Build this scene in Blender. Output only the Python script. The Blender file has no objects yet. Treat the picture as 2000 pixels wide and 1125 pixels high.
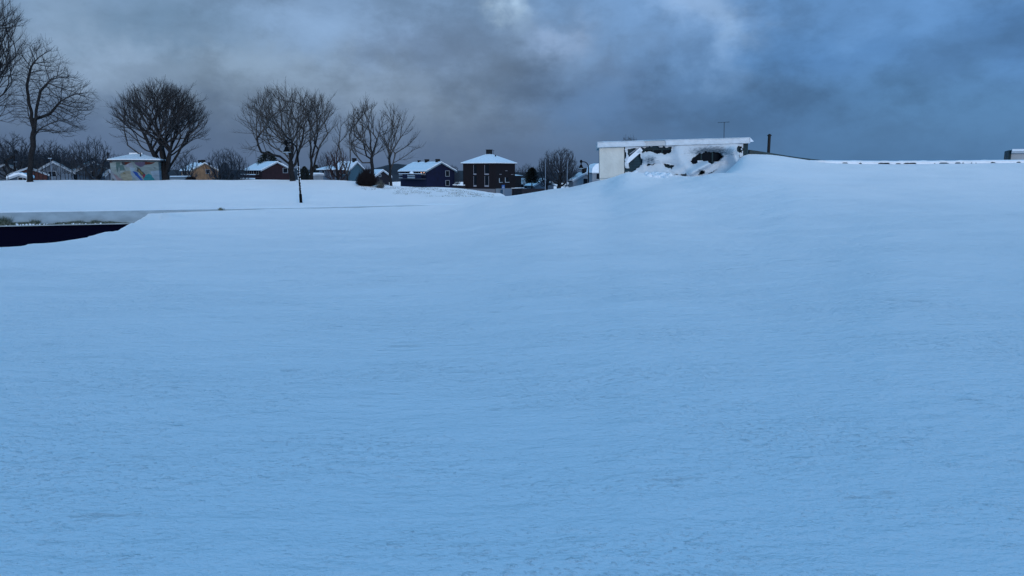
import bpy, bmesh, math, random
import numpy as np
from mathutils import Vector, Matrix
random.seed(7); R = math.radians
SC = bpy.context.scene
COL = SC.collection
# ------------------------------------------------------------------ camera
F = 1444.0; YH = 335.0; CZ = 1.6
PITCH = math.atan((562.5 - YH) / F)
cp, sp = math.cos(PITCH), math.sin(PITCH)
cam = bpy.data.cameras.new('camera'); cam.sensor_width = 36; cam.lens = F * 36 / 2000
cam.clip_end = 6000; cam.clip_start = 0.05
co = bpy.data.objects.new('camera', cam); COL.objects.link(co)
co.location = (0, 0, CZ); co.rotation_euler = (math.pi / 2 - PITCH, 0, 0)
SC.camera = co
SC.render.resolution_x = 1024; SC.render.resolution_y = 576
SC.view_settings.view_transform = 'Standard'; SC.view_settings.look = 'None'
SC.view_settings.exposure = 0.0; SC.view_settings.gamma = 1
def srgb(r, g, b):
    return tuple(((c / 255) / 12.92 if c / 255 <= .04045 else ((c / 255 + .055) / 1.055) ** 2.4) for c in (r, g, b))
def ray(px, py):
    a = (px - 1000) / F; b = (562.5 - py) / F
    return (a, cp + b * sp, -sp + b * cp)
def at(px, py, Y):
    d = ray(px, py); k = Y / d[1]
    return Vector((d[0] * k, Y, CZ + d[2] * k))
def xat(px, Y): return at(px, 340, Y).x
# ------------------------------------------------------------------ world: heavy blue evening cloud
SUN_EL, SUN_ROT = R(9.5), R(166)
W = bpy.data.worlds.new('World'); SC.world = W; W.use_nodes = True
nt = W.node_tree; nt.nodes.clear()
def N(t, **kw):
    n = nt.nodes.new(t)
    for k, v in kw.items(): setattr(n, k, v)
    return n
def L(a, b): nt.links.new(a, b)
def M(op, a, b=None, c=None, clamp=False):
    n = N('ShaderNodeMath', operation=op, use_clamp=clamp)
    for i, v in enumerate((a, b, c)):
        if v is None: continue
        if isinstance(v, (int, float)): n.inputs[i].default_value = v
        else: L(v, n.inputs[i])
    return n.outputs[0]
def MIX(fac, a, b):
    n = N('ShaderNodeMix', data_type='RGBA')
    for s, v in ((n.inputs[0], fac), (n.inputs[6], a), (n.inputs[7], b)):
        if isinstance(v, (int, float)): s.default_value = v
        elif isinstance(v, tuple): s.default_value = (*v, 1)
        else: L(v, s)
    return n.outputs[2]
def SS(v, a, b):
    n = N('ShaderNodeMapRange', interpolation_type='SMOOTHSTEP'); L(v, n.inputs[0])
    n.inputs[1].default_value = a; n.inputs[2].default_value = b
    return n.outputs[0]
tc = N('ShaderNodeTexCoord')
sep = N('ShaderNodeSeparateXYZ'); L(tc.outputs['Generated'], sep.inputs[0])
dx, dy, dz = sep.outputs
def noise(vec, scale, detail=4, rough=.55, sx=1, sy=1, sz=1, off=0):
    mp = N('ShaderNodeMapping'); L(vec, mp.inputs[0]); mp.inputs[3].default_value = (sx, sy, sz)
    mp.inputs[1].default_value = (off, off * .7, off * 1.3)
    n = N('ShaderNodeTexNoise'); L(mp.outputs[0], n.inputs[0])
    n.inputs['Scale'].default_value = scale; n.inputs['Detail'].default_value = detail
    n.inputs['Roughness'].default_value = rough
    return n.outputs[0]
G = tc.outputs['Generated']
az0 = M('ARCTAN2', dx, dy); el0 = M('ARCSINE', dz)
w1 = M('SUBTRACT', noise(G, 5, 5, .6, sz=1.8), .5); w2 = M('SUBTRACT', noise(G, 5, 5, .6, sz=1.8, off=3.3), .5)
w3 = M('SUBTRACT', noise(G, 17, 5, .6, off=5.1), .5)
az = M('ADD', M('MULTIPLY_ADD', w1, .20, az0), M('MULTIPLY', w3, .10))
el = M('ADD', M('MULTIPLY_ADD', w2, .10, el0), M('MULTIPLY', w3, .06))
def azel(px, py):
    d = Vector(ray(px, py)).normalized()
    return math.atan2(d.x, d.y), math.asin(d.z)
lo = MIX(SS(az, -.05, .42), srgb(82, 106, 140), srgb(74, 116, 160))
hi = MIX(SS(az, -.12, .40), srgb(118, 148, 184), srgb(95, 140, 192))
col = MIX(SS(el, .055, .21), lo, hi)
BL = [  # px, py, rx, ry, colour, strength
 (470, 120, 330, 55, (137, 160, 184), .8),
 (800, 190, 260, 60, (122, 142, 166), .7),
 (130, 110, 110, 60, (138, 162, 190), .7),
 (150, 20, 90, 40, (134, 158, 183), .6),
 (310, 38, 150, 52, (98, 126, 155), .95),
 (560, 25, 110, 35, (128, 158, 194), .7),
 (850, 95, 130, 45, (116, 142, 178), .6),
 (1000, 8, 28, 40, (162, 190, 218), .9),
 (1070, 95, 42, 24, (138, 163, 198), .75),
 (1080, 168, 130, 36, (90, 114, 146), .9),
 (1230, 200, 140, 46, (80, 114, 157), .7),
 (1385, 20, 62, 50, (138, 170, 210), .85),
 (1415, 85, 36, 50, (136, 170, 210), .85),
 (1340, 5, 50, 30, (140, 172, 212), .5),
 (1600, 110, 130, 42, (80, 125, 177), .9),
 (1960, 75, 80, 40, (80, 126, 180), .6),
 (1930, 230, 160, 50, (84, 129, 175), .6),
 (1480, 230, 170, 50, (72, 112, 158), .7),
]
for (px, py, rx, ry, c, s) in BL:
    a, e = azel(px, py)
    qa = M('DIVIDE', M('SUBTRACT', az, a), rx / F); qe = M('DIVIDE', M('SUBTRACT', el, e), ry / F)
    d2 = M('ADD', M('MULTIPLY', qa, qa), M('MULTIPLY', qe, qe))
    g = M('MULTIPLY', M('EXPONENT', M('MULTIPLY', d2, -.75)), s)
    col = MIX(g, col, srgb(*c))
# fine cloud modulation
fin = noise(G, 8, 8, .6, sz=1.5, off=1.7); fin2 = noise(G, 26, 6, .6, sz=1.6, off=8)
big = noise(G, 3.6, 7, .56, sz=2.2, off=6.1)
mod = M('ADD', M('MULTIPLY_ADD', M('SUBTRACT', fin, .5), .55, 1.0), M('MULTIPLY', M('SUBTRACT', fin2, .5), .22))
mod = M('ADD', mod, M('MULTIPLY', M('SUBTRACT', SS(fin, .42, .56), .5), .13))
mod = M('ADD', mod, M('MULTIPLY', M('SUBTRACT', SS(big, .44, .55), .5), .16))
fade = SS(el0, 0.0, .11)
mod = M('ADD', M('MULTIPLY', M('SUBTRACT', mod, 1), M('MULTIPLY_ADD', fade, .8, .2)), 1)
vm = N('ShaderNodeVectorMath', operation='SCALE'); L(col, vm.inputs[0]); L(M('MULTIPLY', mod, 1.05), vm.inputs[3])
# brighter, bluer opening overhead and behind the camera
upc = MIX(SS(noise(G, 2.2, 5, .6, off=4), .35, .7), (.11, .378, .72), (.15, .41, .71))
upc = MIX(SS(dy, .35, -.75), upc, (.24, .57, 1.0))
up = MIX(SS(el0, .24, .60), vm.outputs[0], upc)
sky = N('ShaderNodeTexSky', sky_type='NISHITA'); sky.sun_disc = False
sky.sun_elevation = SUN_EL; sky.sun_rotation = SUN_ROT
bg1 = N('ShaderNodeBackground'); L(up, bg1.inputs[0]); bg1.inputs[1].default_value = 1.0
bg2 = N('ShaderNodeBackground'); L(sky.outputs[0], bg2.inputs[0]); bg2.inputs[1].default_value = .05
ms = N('ShaderNodeMixShader'); ms.inputs[0].default_value = .06; L(bg1.outputs[0], ms.inputs[1]); L(bg2.outputs[0], ms.inputs[2])
wo = N('ShaderNodeOutputWorld'); L(ms.outputs[0], wo.inputs[0])
# ------------------------------------------------------------------ sun behind thin cloud, behind the camera
sl = bpy.data.lights.new('sun', 'SUN'); sl.energy = 1.25; sl.angle = R(20); sl.color = (1, .97, .95)
so = bpy.data.objects.new('sun', sl); COL.objects.link(so)
sd = Vector((math.sin(SUN_ROT) * math.cos(SUN_EL), math.cos(SUN_ROT) * math.cos(SUN_EL), math.sin(SUN_EL)))
so.rotation_euler = sd.to_track_quat('Z', 'Y').to_euler()
# ------------------------------------------------------------------ materials
def mat(name, c, rough=.7, var=0., vscale=3., metallic=0, bump=0., bscale=20., c2=None, stretch=(1, 1, 1), spec=.3):
    m = bpy.data.materials.new(name); m.use_nodes = True; t = m.node_tree; b = t.nodes['Principled BSDF']
    b.inputs['Base Color'].default_value = (*c, 1); b.inputs['Roughness'].default_value = rough
    b.inputs['Metallic'].default_value = metallic; b.inputs['Specular IOR Level'].default_value = spec
    tcn = t.nodes.new('ShaderNodeTexCoord'); mp = t.nodes.new('ShaderNodeMapping'); mp.inputs[3].default_value = stretch
    t.links.new(tcn.outputs['Object'], mp.inputs[0])
    if var or c2:
        n = t.nodes.new('ShaderNodeTexNoise'); n.inputs['Scale'].default_value = vscale; n.inputs['Detail'].default_value = 6
        t.links.new(mp.outputs[0], n.inputs[0]); r = t.nodes.new('ShaderNodeValToRGB')
        r.color_ramp.elements[0].position = .36; r.color_ramp.elements[1].position = .64
        a = c2 if c2 else tuple(x * (1 - var) for x in c); bb = c if c2 else tuple(min(1, x * (1 + var)) for x in c)
        r.color_ramp.elements[0].color = (*a, 1); r.color_ramp.elements[1].color = (*bb, 1)
        t.links.new(n.outputs[0], r.inputs[0]); t.links.new(r.outputs[0], b.inputs['Base Color'])
    if bump:
        n = t.nodes.new('ShaderNodeTexNoise'); n.inputs['Scale'].default_value = bscale; n.inputs['Detail'].default_value = 5
        t.links.new(mp.outputs[0], n.inputs[0]); bn = t.nodes.new('ShaderNodeBump'); bn.inputs['Distance'].default_value = bump
        t.links.new(n.outputs[0], bn.inputs['Height']); t.links.new(bn.outputs[0], b.inputs['Normal'])
    return m
def boards(name, c, dark, pitch=.15, axis='X'):
    m = mat(name, c, .75, var=.25, vscale=1.3, stretch=(2.5, 2.5, .6)); t = m.node_tree; b = t.nodes['Principled BSDF']
    tcn = t.nodes.new('ShaderNodeTexCoord'); s = t.nodes.new('ShaderNodeSeparateXYZ'); t.links.new(tcn.outputs['Object'], s.inputs[0])
    ad = t.nodes.new('ShaderNodeMath'); ad.operation = 'ADD'
    if axis == 'Z': t.links.new(s.outputs[2], ad.inputs[0]); ad.inputs[1].default_value = 0
    else: t.links.new(s.outputs[0], ad.inputs[0]); t.links.new(s.outputs[1], ad.inputs[1])
    md = t.nodes.new('ShaderNodeMath'); md.operation = 'PINGPONG'; t.links.new(ad.outputs[0], md.inputs[0]); md.inputs[1].default_value = pitch / 2
    lt = t.nodes.new('ShaderNodeMath'); lt.operation = 'GREATER_THAN'; t.links.new(md.outputs[0], lt.inputs[0]); lt.inputs[1].default_value = pitch * .43
    old = b.inputs['Base Color'].links[0].from_socket
    mx = t.nodes.new('ShaderNodeMix'); mx.data_type = 'RGBA'; t.links.new(lt.outputs[0], mx.inputs[0]); t.links.new(old, mx.inputs[6]); mx.inputs[7].default_value = (*dark, 1)
    t.links.new(mx.outputs[2], b.inputs['Base Color'])
    return m
def snow_ground_mat():
    m = bpy.data.materials.new('snow_ground'); m.use_nodes = True; t = m.node_tree; b = t.nodes['Principled BSDF']
    b.inputs['Base Color'].default_value = (.80, .86, .93, 1); b.inputs['Roughness'].default_value = .65
    b.inputs['Specular IOR Level'].default_value = .25; b.inputs['Sheen Weight'].default_value = .6; b.inputs['Sheen Roughness'].default_value = .4
    tcn = t.nodes.new('ShaderNodeTexCoord')
    def nz(scale, det, st, rough=.6, rot=0, dist=0):
        mp = t.nodes.new('ShaderNodeMapping'); mp.inputs[3].default_value = st; mp.inputs[2].default_value = (0, 0, rot)
        t.links.new(tcn.outputs['Object'], mp.inputs[0])
        n = t.nodes.new('ShaderNodeTexNoise'); n.inputs['Scale'].default_value = scale; n.inputs['Detail'].default_value = det
        n.inputs['Roughness'].default_value = rough; n.inputs['Distortion'].default_value = dist
        t.links.new(mp.outputs[0], n.inputs[0]); return n.outputs[0]
    def mth(op, a, bb, c=None):
        n = t.nodes.new('ShaderNodeMath'); n.operation = op
        for i, v in enumerate((a, bb, c)):
            if v is None: continue
            if isinstance(v, (int, float)): n.inputs[i].default_value = v
            else: t.links.new(v, n.inputs[i])
        return n.outputs[0]
    def ramp(v, a, bb, lo=0, hi=1):
        n = t.nodes.new('ShaderNodeMapRange'); n.interpolation_type = 'SMOOTHSTEP'; t.links.new(v, n.inputs[0])
        n.inputs[1].default_value = a; n.inputs[2].default_value = bb; n.inputs[3].default_value = lo; n.inputs[4].default_value = hi
        return n.outputs[0]
    rip = nz(8, 4, (.75, 1.35, 1), .6, .12)                 # wind ripples lying across the view
    grain = nz(42, 3, (.9, 1.1, 1), .6)                     # crust grain
    patch = ramp(nz(.5, 4, (.7, 1.3, 1), .6, .1), .36, .62)
    lump = ramp(nz(17, 3, (.8, 1.15, 1), .55), .54, .84)
    crumb = ramp(nz(37, 3, (.9, 1.1, 1), .55), .54, .82)
    scar = ramp(nz(2.6, 7, (.45, 1.5, 1), .72, -.1), .62, .72)
    h = mth('MULTIPLY', rip, .024)
    h = mth('MULTIPLY_ADD', grain, .006, h)
    h = mth('MULTIPLY_ADD', mth('MULTIPLY', lump, mth('MULTIPLY_ADD', patch, .8, .2)), .019, h)
    h = mth('MULTIPLY_ADD', mth('MULTIPLY', crumb, mth('MULTIPLY_ADD', patch, .8, .2)), .011, h)
    h = mth('MULTIPLY_ADD', scar, -.012, h)
    h = mth('MULTIPLY_ADD', nz(3.6, 6, (.6, 1.5, 1), .68, .15), .045, h)
    h = mth('MULTIPLY_ADD', nz(1.3, 4, (.6, 1.3, 1), .55, .2), .06, h)
    bn = t.nodes.new('ShaderNodeBump'); bn.inputs['Distance'].default_value = 1.0; bn.inputs['Strength'].default_value = 1.0
    t.links.new(h, bn.inputs['Height']); t.links.new(bn.outputs[0], b.inputs['Normal'])
    return m
SNOW = snow_ground_mat()
RSNOW = mat('snow_on_things', (.80, .85, .92), .6, var=.04, vscale=2, bump=.03, bscale=4)
BARK = mat('bark', (.012, .012, .014), .9, var=.4, vscale=6)
TWIG = mat('twigs', (.036, .035, .038), .9)
TWIGB = mat('brown_twigs', (.055, .050, .048), .9)
BLACK = mat('black_metal', (.003, .0035, .005), .7, spec=.08)
CONC = mat('pale_concrete', (.34, .38, .40), .85, var=.18, vscale=1.2, bump=.01)
NAVYP = mat('navy_panel', (.0015, .0015, .010), .8, spec=.05)
GLASS = mat('window_glass', (.008, .012, .018), .9, spec=.05)
WFRAME = mat('white_paint', (.32, .37, .43), .6)
ROOFD = mat('dark_roofing', (.03, .03, .035), .8)
BRICKD = mat('dark_chimney', (.010, .010, .012), .9)
GREEN = boards('dark_green_wood', (.012, .035, .045), (.004, .012, .016), .12)
# ------------------------------------------------------------------ helpers
def link(name, me, m=None, parent=None):
    if m is not None:
        for q in (m if isinstance(m, (list, tuple)) else [m]): me.materials.append(q)
    o = bpy.data.objects.new(name, me); COL.objects.link(o)
    if parent is not None: o.parent = parent
    return o
def tag(o, label=None, cat=None, group=None, kind=None):
    if label: o['label'] = label
    if cat: o['category'] = cat
    if group: o['group'] = group
    if kind: o['kind'] = kind
    return o
def empty(name, loc, rz=0, label=None, cat=None, group=None):
    o = bpy.data.objects.new(name, None); COL.objects.link(o); o.location = loc; o.rotation_euler = (0, 0, rz)
    return tag(o, label, cat, group)
def mesh(name, v, f, m=None, parent=None, smooth=False):
    me = bpy.data.meshes.new(name); me.from_pydata([tuple(map(float, q)) for q in v], [], f); me.update()
    if smooth: me.polygons.foreach_set('use_smooth', [True] * len(me.polygons))
    return link(name, me, m, parent)
class MB:
    def __init__(s): s.v = []; s.f = []
    def add(s, v, f):
        k = len(s.v); s.v += [tuple(q) for q in v]; s.f += [tuple(i + k for i in q) for q in f]; return s
    def box(s, x0, x1, y0, y1, z0, z1):
        return s.add([(x0, y0, z0), (x1, y0, z0), (x1, y1, z0), (x0, y1, z0), (x0, y0, z1), (x1, y0, z1), (x1, y1, z1), (x0, y1, z1)],
                     [(0, 3, 2, 1), (4, 5, 6, 7), (0, 1, 5, 4), (1, 2, 6, 5), (2, 3, 7, 6), (3, 0, 4, 7)])
    def prism_y(s, poly, y0, y1):   # polygon in x,z extruded along y
        n = len(poly); v = [(x, y0, z) for x, z in poly] + [(x, y1, z) for x, z in poly]
        return s.add(v, [tuple(range(n)), tuple(range(2 * n - 1, n - 1, -1))] + [(i, i + n, (i + 1) % n + n, (i + 1) % n) for i in range(n)])
    def tube(s, pts, rad, n=8):
        pts = [Vector(p) for p in pts]; rr = rad if isinstance(rad, (list, tuple)) else [rad] * len(pts)
        rings = []; up = Vector((.13, .97, .2))
        for i, p in enumerate(pts):
            d = (pts[min(i + 1, len(pts) - 1)] - pts[max(i - 1, 0)]).normalized()
            a = d.cross(up).normalized(); b = d.cross(a)
            rings.append([p + (a * math.cos(2 * math.pi * k / n) + b * math.sin(2 * math.pi * k / n)) * rr[i] for k in range(n)])
        v = [q for r in rings for q in r]; f = []
        for i in range(len(pts) - 1):
            for k in range(n): f.append((i * n + k, i * n + (k + 1) % n, (i + 1) * n + (k + 1) % n, (i + 1) * n + k))
        f += [tuple(range(n)), tuple(range((len(pts) - 1) * n + n - 1, (len(pts) - 1) * n - 1, -1))]
        return s.add(v, f)
    def lathe(s, prof, n=20, c=(0, 0, 0)):
        v = [(c[0] + r * math.cos(2 * math.pi * k / n), c[1] + r * math.sin(2 * math.pi * k / n), c[2] + z) for r, z in prof for k in range(n)]
        f = [(i * n + k, i * n + (k + 1) % n, (i + 1) * n + (k + 1) % n, (i + 1) * n + k) for i in range(len(prof) - 1) for k in range(n)]
        f += [tuple(range(n - 1, -1, -1)), tuple(range((len(prof) - 1) * n, len(prof) * n))]
        return s.add(v, f)
    def build(s, name, m, parent=None, smooth=False):
        o = mesh(name, s.v, s.f, m, parent, smooth)
        bm = bmesh.new(); bm.from_mesh(o.data); bmesh.ops.recalc_face_normals(bm, faces=bm.faces); bm.to_mesh(o.data); bm.free()
        return o
def hsh(i, j, s):
    n = (i.astype(np.int64) * 374761393 + j.astype(np.int64) * 668265263 + s * 974634777) & 0xffffffff
    n = ((n ^ (n >> 13)) * 1274126177) & 0xffffffff
    return ((n ^ (n >> 16)) & 0xffff) / 65535.0
def vn(x, y, s=0):
    x = np.asarray(x, float); y = np.asarray(y, float)
    i = np.floor(x); j = np.floor(y); u = x - i; v = y - j
    u = u * u * u * (u * (u * 6 - 15) + 10); v = v * v * v * (v * (v * 6 - 15) + 10)
    a = hsh(i, j, s); b = hsh(i + 1, j, s); c = hsh(i, j + 1, s); d = hsh(i + 1, j + 1, s)
    return (a * (1 - u) + b * u) * (1 - v) + (c * (1 - u) + d * u) * v - .5
def fbm(x, y, o=4, s=0):
    t = 0; k = 1
    for q in range(o): t = t + vn(x * 2 ** q + 13.7 * q, y * 2 ** q + 5.1 * q, s + q) * k; k *= .5
    return t
def sstep(x, a, b):
    t = np.clip((x - a) / (b - a), 0, 1); return t * t * (3 - 2 * t)
# ------------------------------------------------------------------ terrain (heights relative to the eye unless noted)
def zy(y, Y): return at(1000, y, Y).z - CZ
far = [(110, -3.2), (150, -5.3), (220, -6.3), (400, -7), (1000, -9), (3500, -14)]
farR = [(60, -3.0), (100, -5), (150, -5.5), (220, -6.3), (400, -7), (1000, -9), (3500, -14)]
nearL = [(-9, -1.58), (0, -1.6), (10, -1.80), (21, -2.06), (35, -2.42), (50, -2.70)]
TAB = {
 -1200: nearL + [(62, zy(395, 62)), (75, zy(371, 75)), (88, zy(352, 88))] + far,
 650: nearL + [(62, zy(395, 62)), (75, zy(371, 75)), (88, zy(352, 88))] + far,
 700: nearL + [(62, zy(395, 62)), (75, zy(371, 75)), (88, zy(355, 88))] + far,
 760: [(-9, -1.58), (0, -1.6), (10, -1.80), (21, -2.04), (35, -2.38), (50, -2.65)] + [(62, zy(394, 62)), (75, zy(374, 75)), (88, zy(361, 88))] + far,
 850: [(-9, -1.58), (0, -1.6), (10, -1.79), (21, -2.02), (35, -2.33), (50, -2.58)] + [(62, zy(393, 62)), (75, zy(379, 75)), (88, zy(366, 88))] + far,
 900: [(-9, -1.58), (0, -1.6), (10, -1.78), (30, -2.12), (50, -2.46), (60, -2.52), (75, zy(380, 75)), (88, zy(369, 88))] + far,
 945: [(-9, -1.58), (0, -1.6), (10, -1.75), (30, -1.95), (55, -2.05), (66, -2.35), (78, zy(384, 78)), (88, zy(376, 88))] + far,
 975: [(-9, -1.58), (0, -1.6), (10, -1.74), (30, -1.88), (55, zy(383, 55)), (70, -2.5), (88, -3.0)] + far,
 1010: [(-9, -1.58), (0, -1.6), (10, -1.72), (30, -1.74), (54, zy(380.5, 54)), (70, -2.6), (100, -4.9)] + far[1:],
 1045: [(-9, -1.58), (0, -1.6), (10, -1.7), (30, -1.62), (51, zy(374, 51)), (66, -2.3), (100, -5)] + far[1:],
 1100: [(-9, -1.58), (0, -1.6), (10, -1.68), (30, -1.46), (48, zy(367, 48)), (60, -1.9), (100, -5)] + far[1:],
 1172: [(-9, -1.58), (0, -1.6), (10, -1.66), (20, -1.66), (30, -1.50), (42.5, zy(351.5, 42.5)), (50, -.9), (62, -2.2), (100, -5)] + far[1:],
 1230: [(-9, -1.58), (0, -1.6), (10, -1.62), (22, -1.52), (30, -1.05), (39.5, zy(337, 39.5)), (43, -.2), (55, -1.2)] + farR[1:],
 1290: [(-9, -1.58), (0, -1.6), (10, -1.62), (21, -1.48), (30, -.72), (37.5, zy(348, 37.5)), (41, zy(340, 41)), (55, -1.2)] + farR[1:],
 1345: [(-9, -1.58), (0, -1.6), (10, -1.62), (21, -1.50), (28, -.82), (35, zy(345, 35)), (39.5, zy(346, 39.5)), (55, -1.2)] + farR[1:],
 1400: [(-9, -1.58), (0, -1.6), (10, -1.62), (20, -1.52), (26, -.98), (32, zy(335.5, 32)), (35.5, zy(346, 35.5)), (56.5, zy(339, 38.5)), (55, -1.0)] + farR[1:],
 1455: [(-9, -1.58), (0, -1.6), (10, -1.62), (19, -1.50), (25, -.95), (30.5, zy(338, 30.5)), (34, zy(345, 34)), (38, zy(318, 38)), (42, zy(301, 42)), (48, .5)] + farR,
 1490: [(-9, -1.58), (0, -1.6), (10, -1.62), (18.5, -1.48), (25, -.92), (30, zy(341, 30)), (33, zy(347, 33)), (38, zy(314, 38)), (41, zy(301.5, 41)), (46, .8)] + farR,
 1550: [(-9, -1.58), (0, -1.6), (10, -1.6), (18, -1.40), (24, -.84), (29, zy(349, 29)), (32, zy(354, 32)), (38, zy(318, 38)), (41, zy(309, 41)), (46, .5)] + farR,
 1620: [(-9, -1.58), (0, -1.6), (10, -1.58), (17.5, -1.38), (23, -.92), (28, zy(361, 28)), (31, zy(363, 31)), (37, zy(329, 37)), (41, zy(317.5, 41)), (46, .3)] + farR,
 1750: [(-9, -1.58), (0, -1.6), (10, -1.5), (20, -1.15), (27, -.82), (33, zy(350, 33)), (41, zy(320, 41)), (46, .3)] + farR,
 2000: [(-9, -1.58), (0, -1.6), (10, -1.5), (20, -1.12), (27, -.85), (33, zy(350, 33)), (41, zy(318, 41)), (46, .3)] + farR,
 3400: [(-9, -1.58), (0, -1.6), (10, -1.5), (20, -1.12), (27, -.85), (33, zy(350, 33)), (41, zy(318, 41)), (46, .3)] + farR,
}
def pchip(xs, ys, x):
    xs = np.asarray(xs, float); ys = np.asarray(ys, float)
    h = np.diff(xs).reshape((-1,) + (1,) * (ys.ndim - 1)); d = np.diff(ys, axis=0) / h
    m = np.zeros_like(ys)
    a, b = d[:-1], d[1:]; w1 = 2 * h[1:] + h[:-1]; w2 = h[1:] + 2 * h[:-1]
    with np.errstate(divide='ignore', invalid='ignore'):
        mm = np.where(a * b > 0, (w1 + w2) / (w1 / a + w2 / b), 0.)
    m[1:-1] = mm; m[0] = d[0]; m[-1] = d[-1]
    i = np.clip(np.searchsorted(xs, x) - 1, 0, len(xs) - 2); hh = (xs[i + 1] - xs[i]); t = (x - xs[i]) / hh
    if ys.ndim > 1: t = t[:, None]; hh = hh[:, None]
    t2 = t * t; t3 = t2 * t
    return (2*t3-3*t2+1)*ys[i] + (t3-2*t2+t)*hh*m[i] + (-2*t3+3*t2)*ys[i+1] + (t3-t2)*hh*m[i+1]
YG = np.concatenate([np.linspace(-9, 130, 696), np.geomspace(131, 3490, 90)])
PXK = np.array(sorted(TAB)); ZK = np.array([pchip([a for a, _ in TAB[k]], [b for _, b in TAB[k]], YG) for k in PXK])
PXG = np.linspace(-1200, 3400, 921); ZG = pchip(PXK, ZK, PXG)            # (921, len(YG))
_k = np.exp(-np.linspace(-3, 3, 31) ** 2 / 2); _k /= _k.sum()
_sm = np.stack([np.convolve(np.pad(ZG[:, j], 15, mode='edge'), _k, 'valid') for j in range(ZG.shape[1])], 1)
_w = (sstep(YG, 3, 8) * (1 - sstep(YG, 31, 37)) + sstep(YG, 42, 45) * (1 - sstep(YG, 56, 60)) * .7)[None, :]
ZG = ZG * (1 - _w) + _sm * _w
def lipY(px):
    return pchip([-1200, 0, 60, 100, 150, 190, 230, 260, 282, 320], [19.5, 20.9, 21.9, 22.6, 24, 26.8, 31.5, 39.5, 52, 75], np.clip(np.asarray(px, float), -1199, 319).ravel()).reshape(np.shape(px))
def wallY(X): return 50 + (X + 34.6) * .342
def pxof(X, Y, z=-1.8): return 1000 + F * X / np.maximum(Y * cp - z * sp, .6)
def ground(X, Y, side=None, detail=True):
    """terrain height relative to the eye; side 0 = this side of the retaining wall, 1 = beyond it"""
    X = np.asarray(X, float); Y = np.asarray(Y, float)
    px = np.clip(pxof(X, Y), -1199, 3399)
    px = np.where(Y < 3, 1000 + (px - 1000) * np.clip(Y / 3, 0, 1), px)
    a = (px + 1200) / 5.0; i = np.clip(a.astype(int), 0, 919); u = a - i
    b = np.interp(Y, YG, np.arange(len(YG))); j = np.clip(b.astype(int), 0, len(YG) - 2); v = b - j
    z = (ZG[i, j]*(1-u)+ZG[i+1, j]*u)*(1-v) + (ZG[i, j+1]*(1-u)+ZG[i+1, j+1]*u)*v
    if side is None: side = (Y > wallY(X)).astype(int)
    if detail:
        amp = np.clip(Y / 25, .15, 1)
        z = z + fbm(X * .16, Y * .13, 3, 5) * .16 * amp * (1 - .75 * sstep(px, 1120, 1250) * sstep(Y, 22, 32)) * np.where(Y > 130, 3, 1)
        z = z + fbm(X * .7 + Y * .1, Y * 1.1, 3, 9) * .022
        # soft wind ridges
        wv = vn(X * .10 + 3, Y * .5 + X * .07, 21); z = z + np.maximum(wv, 0) ** 2 * .20 * np.clip(Y / 12, .2, 1) * (Y < 40)
    near = (np.asarray(side) == 0)
    step = np.interp(px, [-1200, 300, 420, 820, 880, 905], [.20, .18, .14, .13, .08, 0])
    z = np.where(near, z - step * sstep(Y, 38, 49) , z)
    ly = lipY(px) + fbm(px * .03, px * 0, 3, 44) * .25
    d = Y - ly
    pit = sstep(d, -.1, 2.6)
    pz = -5.9 + fbm(X * .3, Y * .3, 3, 77) * .25
    lipz = z - .10 * sstep(d, -2.5, 0)
    z = z + np.where(near, .32 * np.exp(-((px - 322) / 38) ** 2) * np.exp(-((Y - 45) / 4.5) ** 2), 0)
    z = np.where(near & (px < 318), lipz * (1 - pit) + np.minimum(pz, z) * pit, z)
    return z
def gz(X, Y): return float(ground(np.array([X]), np.array([Y]))[0]) + CZ
# grid: bearing columns from a point 8 m behind the camera, rows split at the wall line
S = np.sign(np.linspace(-1, 1, 801)) * np.abs(np.linspace(-1, 1, 801)) ** 1.25 * 1.9
def wy_of(s):
    y = (61.83 + 8 * .342 * s) / np.maximum(1 - .342 * s, .3)
    return np.minimum(y, 66)
YW = wy_of(S)
r1 = np.linspace(0, 1, 760); r2 = np.linspace(0, 1, 300)
rows = []; sides = []
for t in r1:
    rows.append(np.exp(np.log(3.0) + (np.log(YW + .03 + 7) - np.log(3.0)) * t) - 7); sides.append(0)
for t in r2:
    k = np.exp(np.log(30) + (np.log(3300) - np.log(30)) * t) - 30
    rows.append(YW + .09 + k); sides.append(1)
YY = np.array(rows); XX = S[None, :] * (YY + 8.0); SD = np.repeat(np.array(sides)[:, None], len(S), 1)
ZZ = ground(XX, YY, SD) + CZ
nr, nc = YY.shape
me = bpy.data.meshes.new('snow_ground')
me.vertices.add(nr * nc); me.vertices.foreach_set('co', np.stack([XX, YY, ZZ], -1).astype(np.float32).ravel())
ii = (np.arange(nr - 1)[:, None] * nc + np.arange(nc - 1)[None, :]).ravel()
fc = np.stack([ii, ii + 1, ii + nc + 1, ii + nc], -1).astype(np.int32)
me.loops.add(fc.size); me.loops.foreach_set('vertex_index', fc.ravel())
me.polygons.add(len(fc)); me.polygons.foreach_set('loop_start', np.arange(0, fc.size, 4, dtype=np.int32))
me.update(calc_edges=True); me.polygons.foreach_set('use_smooth', np.ones(len(fc), bool)); me.validate()
g = link('ground', me, SNOW); tag(g, kind='structure')
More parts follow.
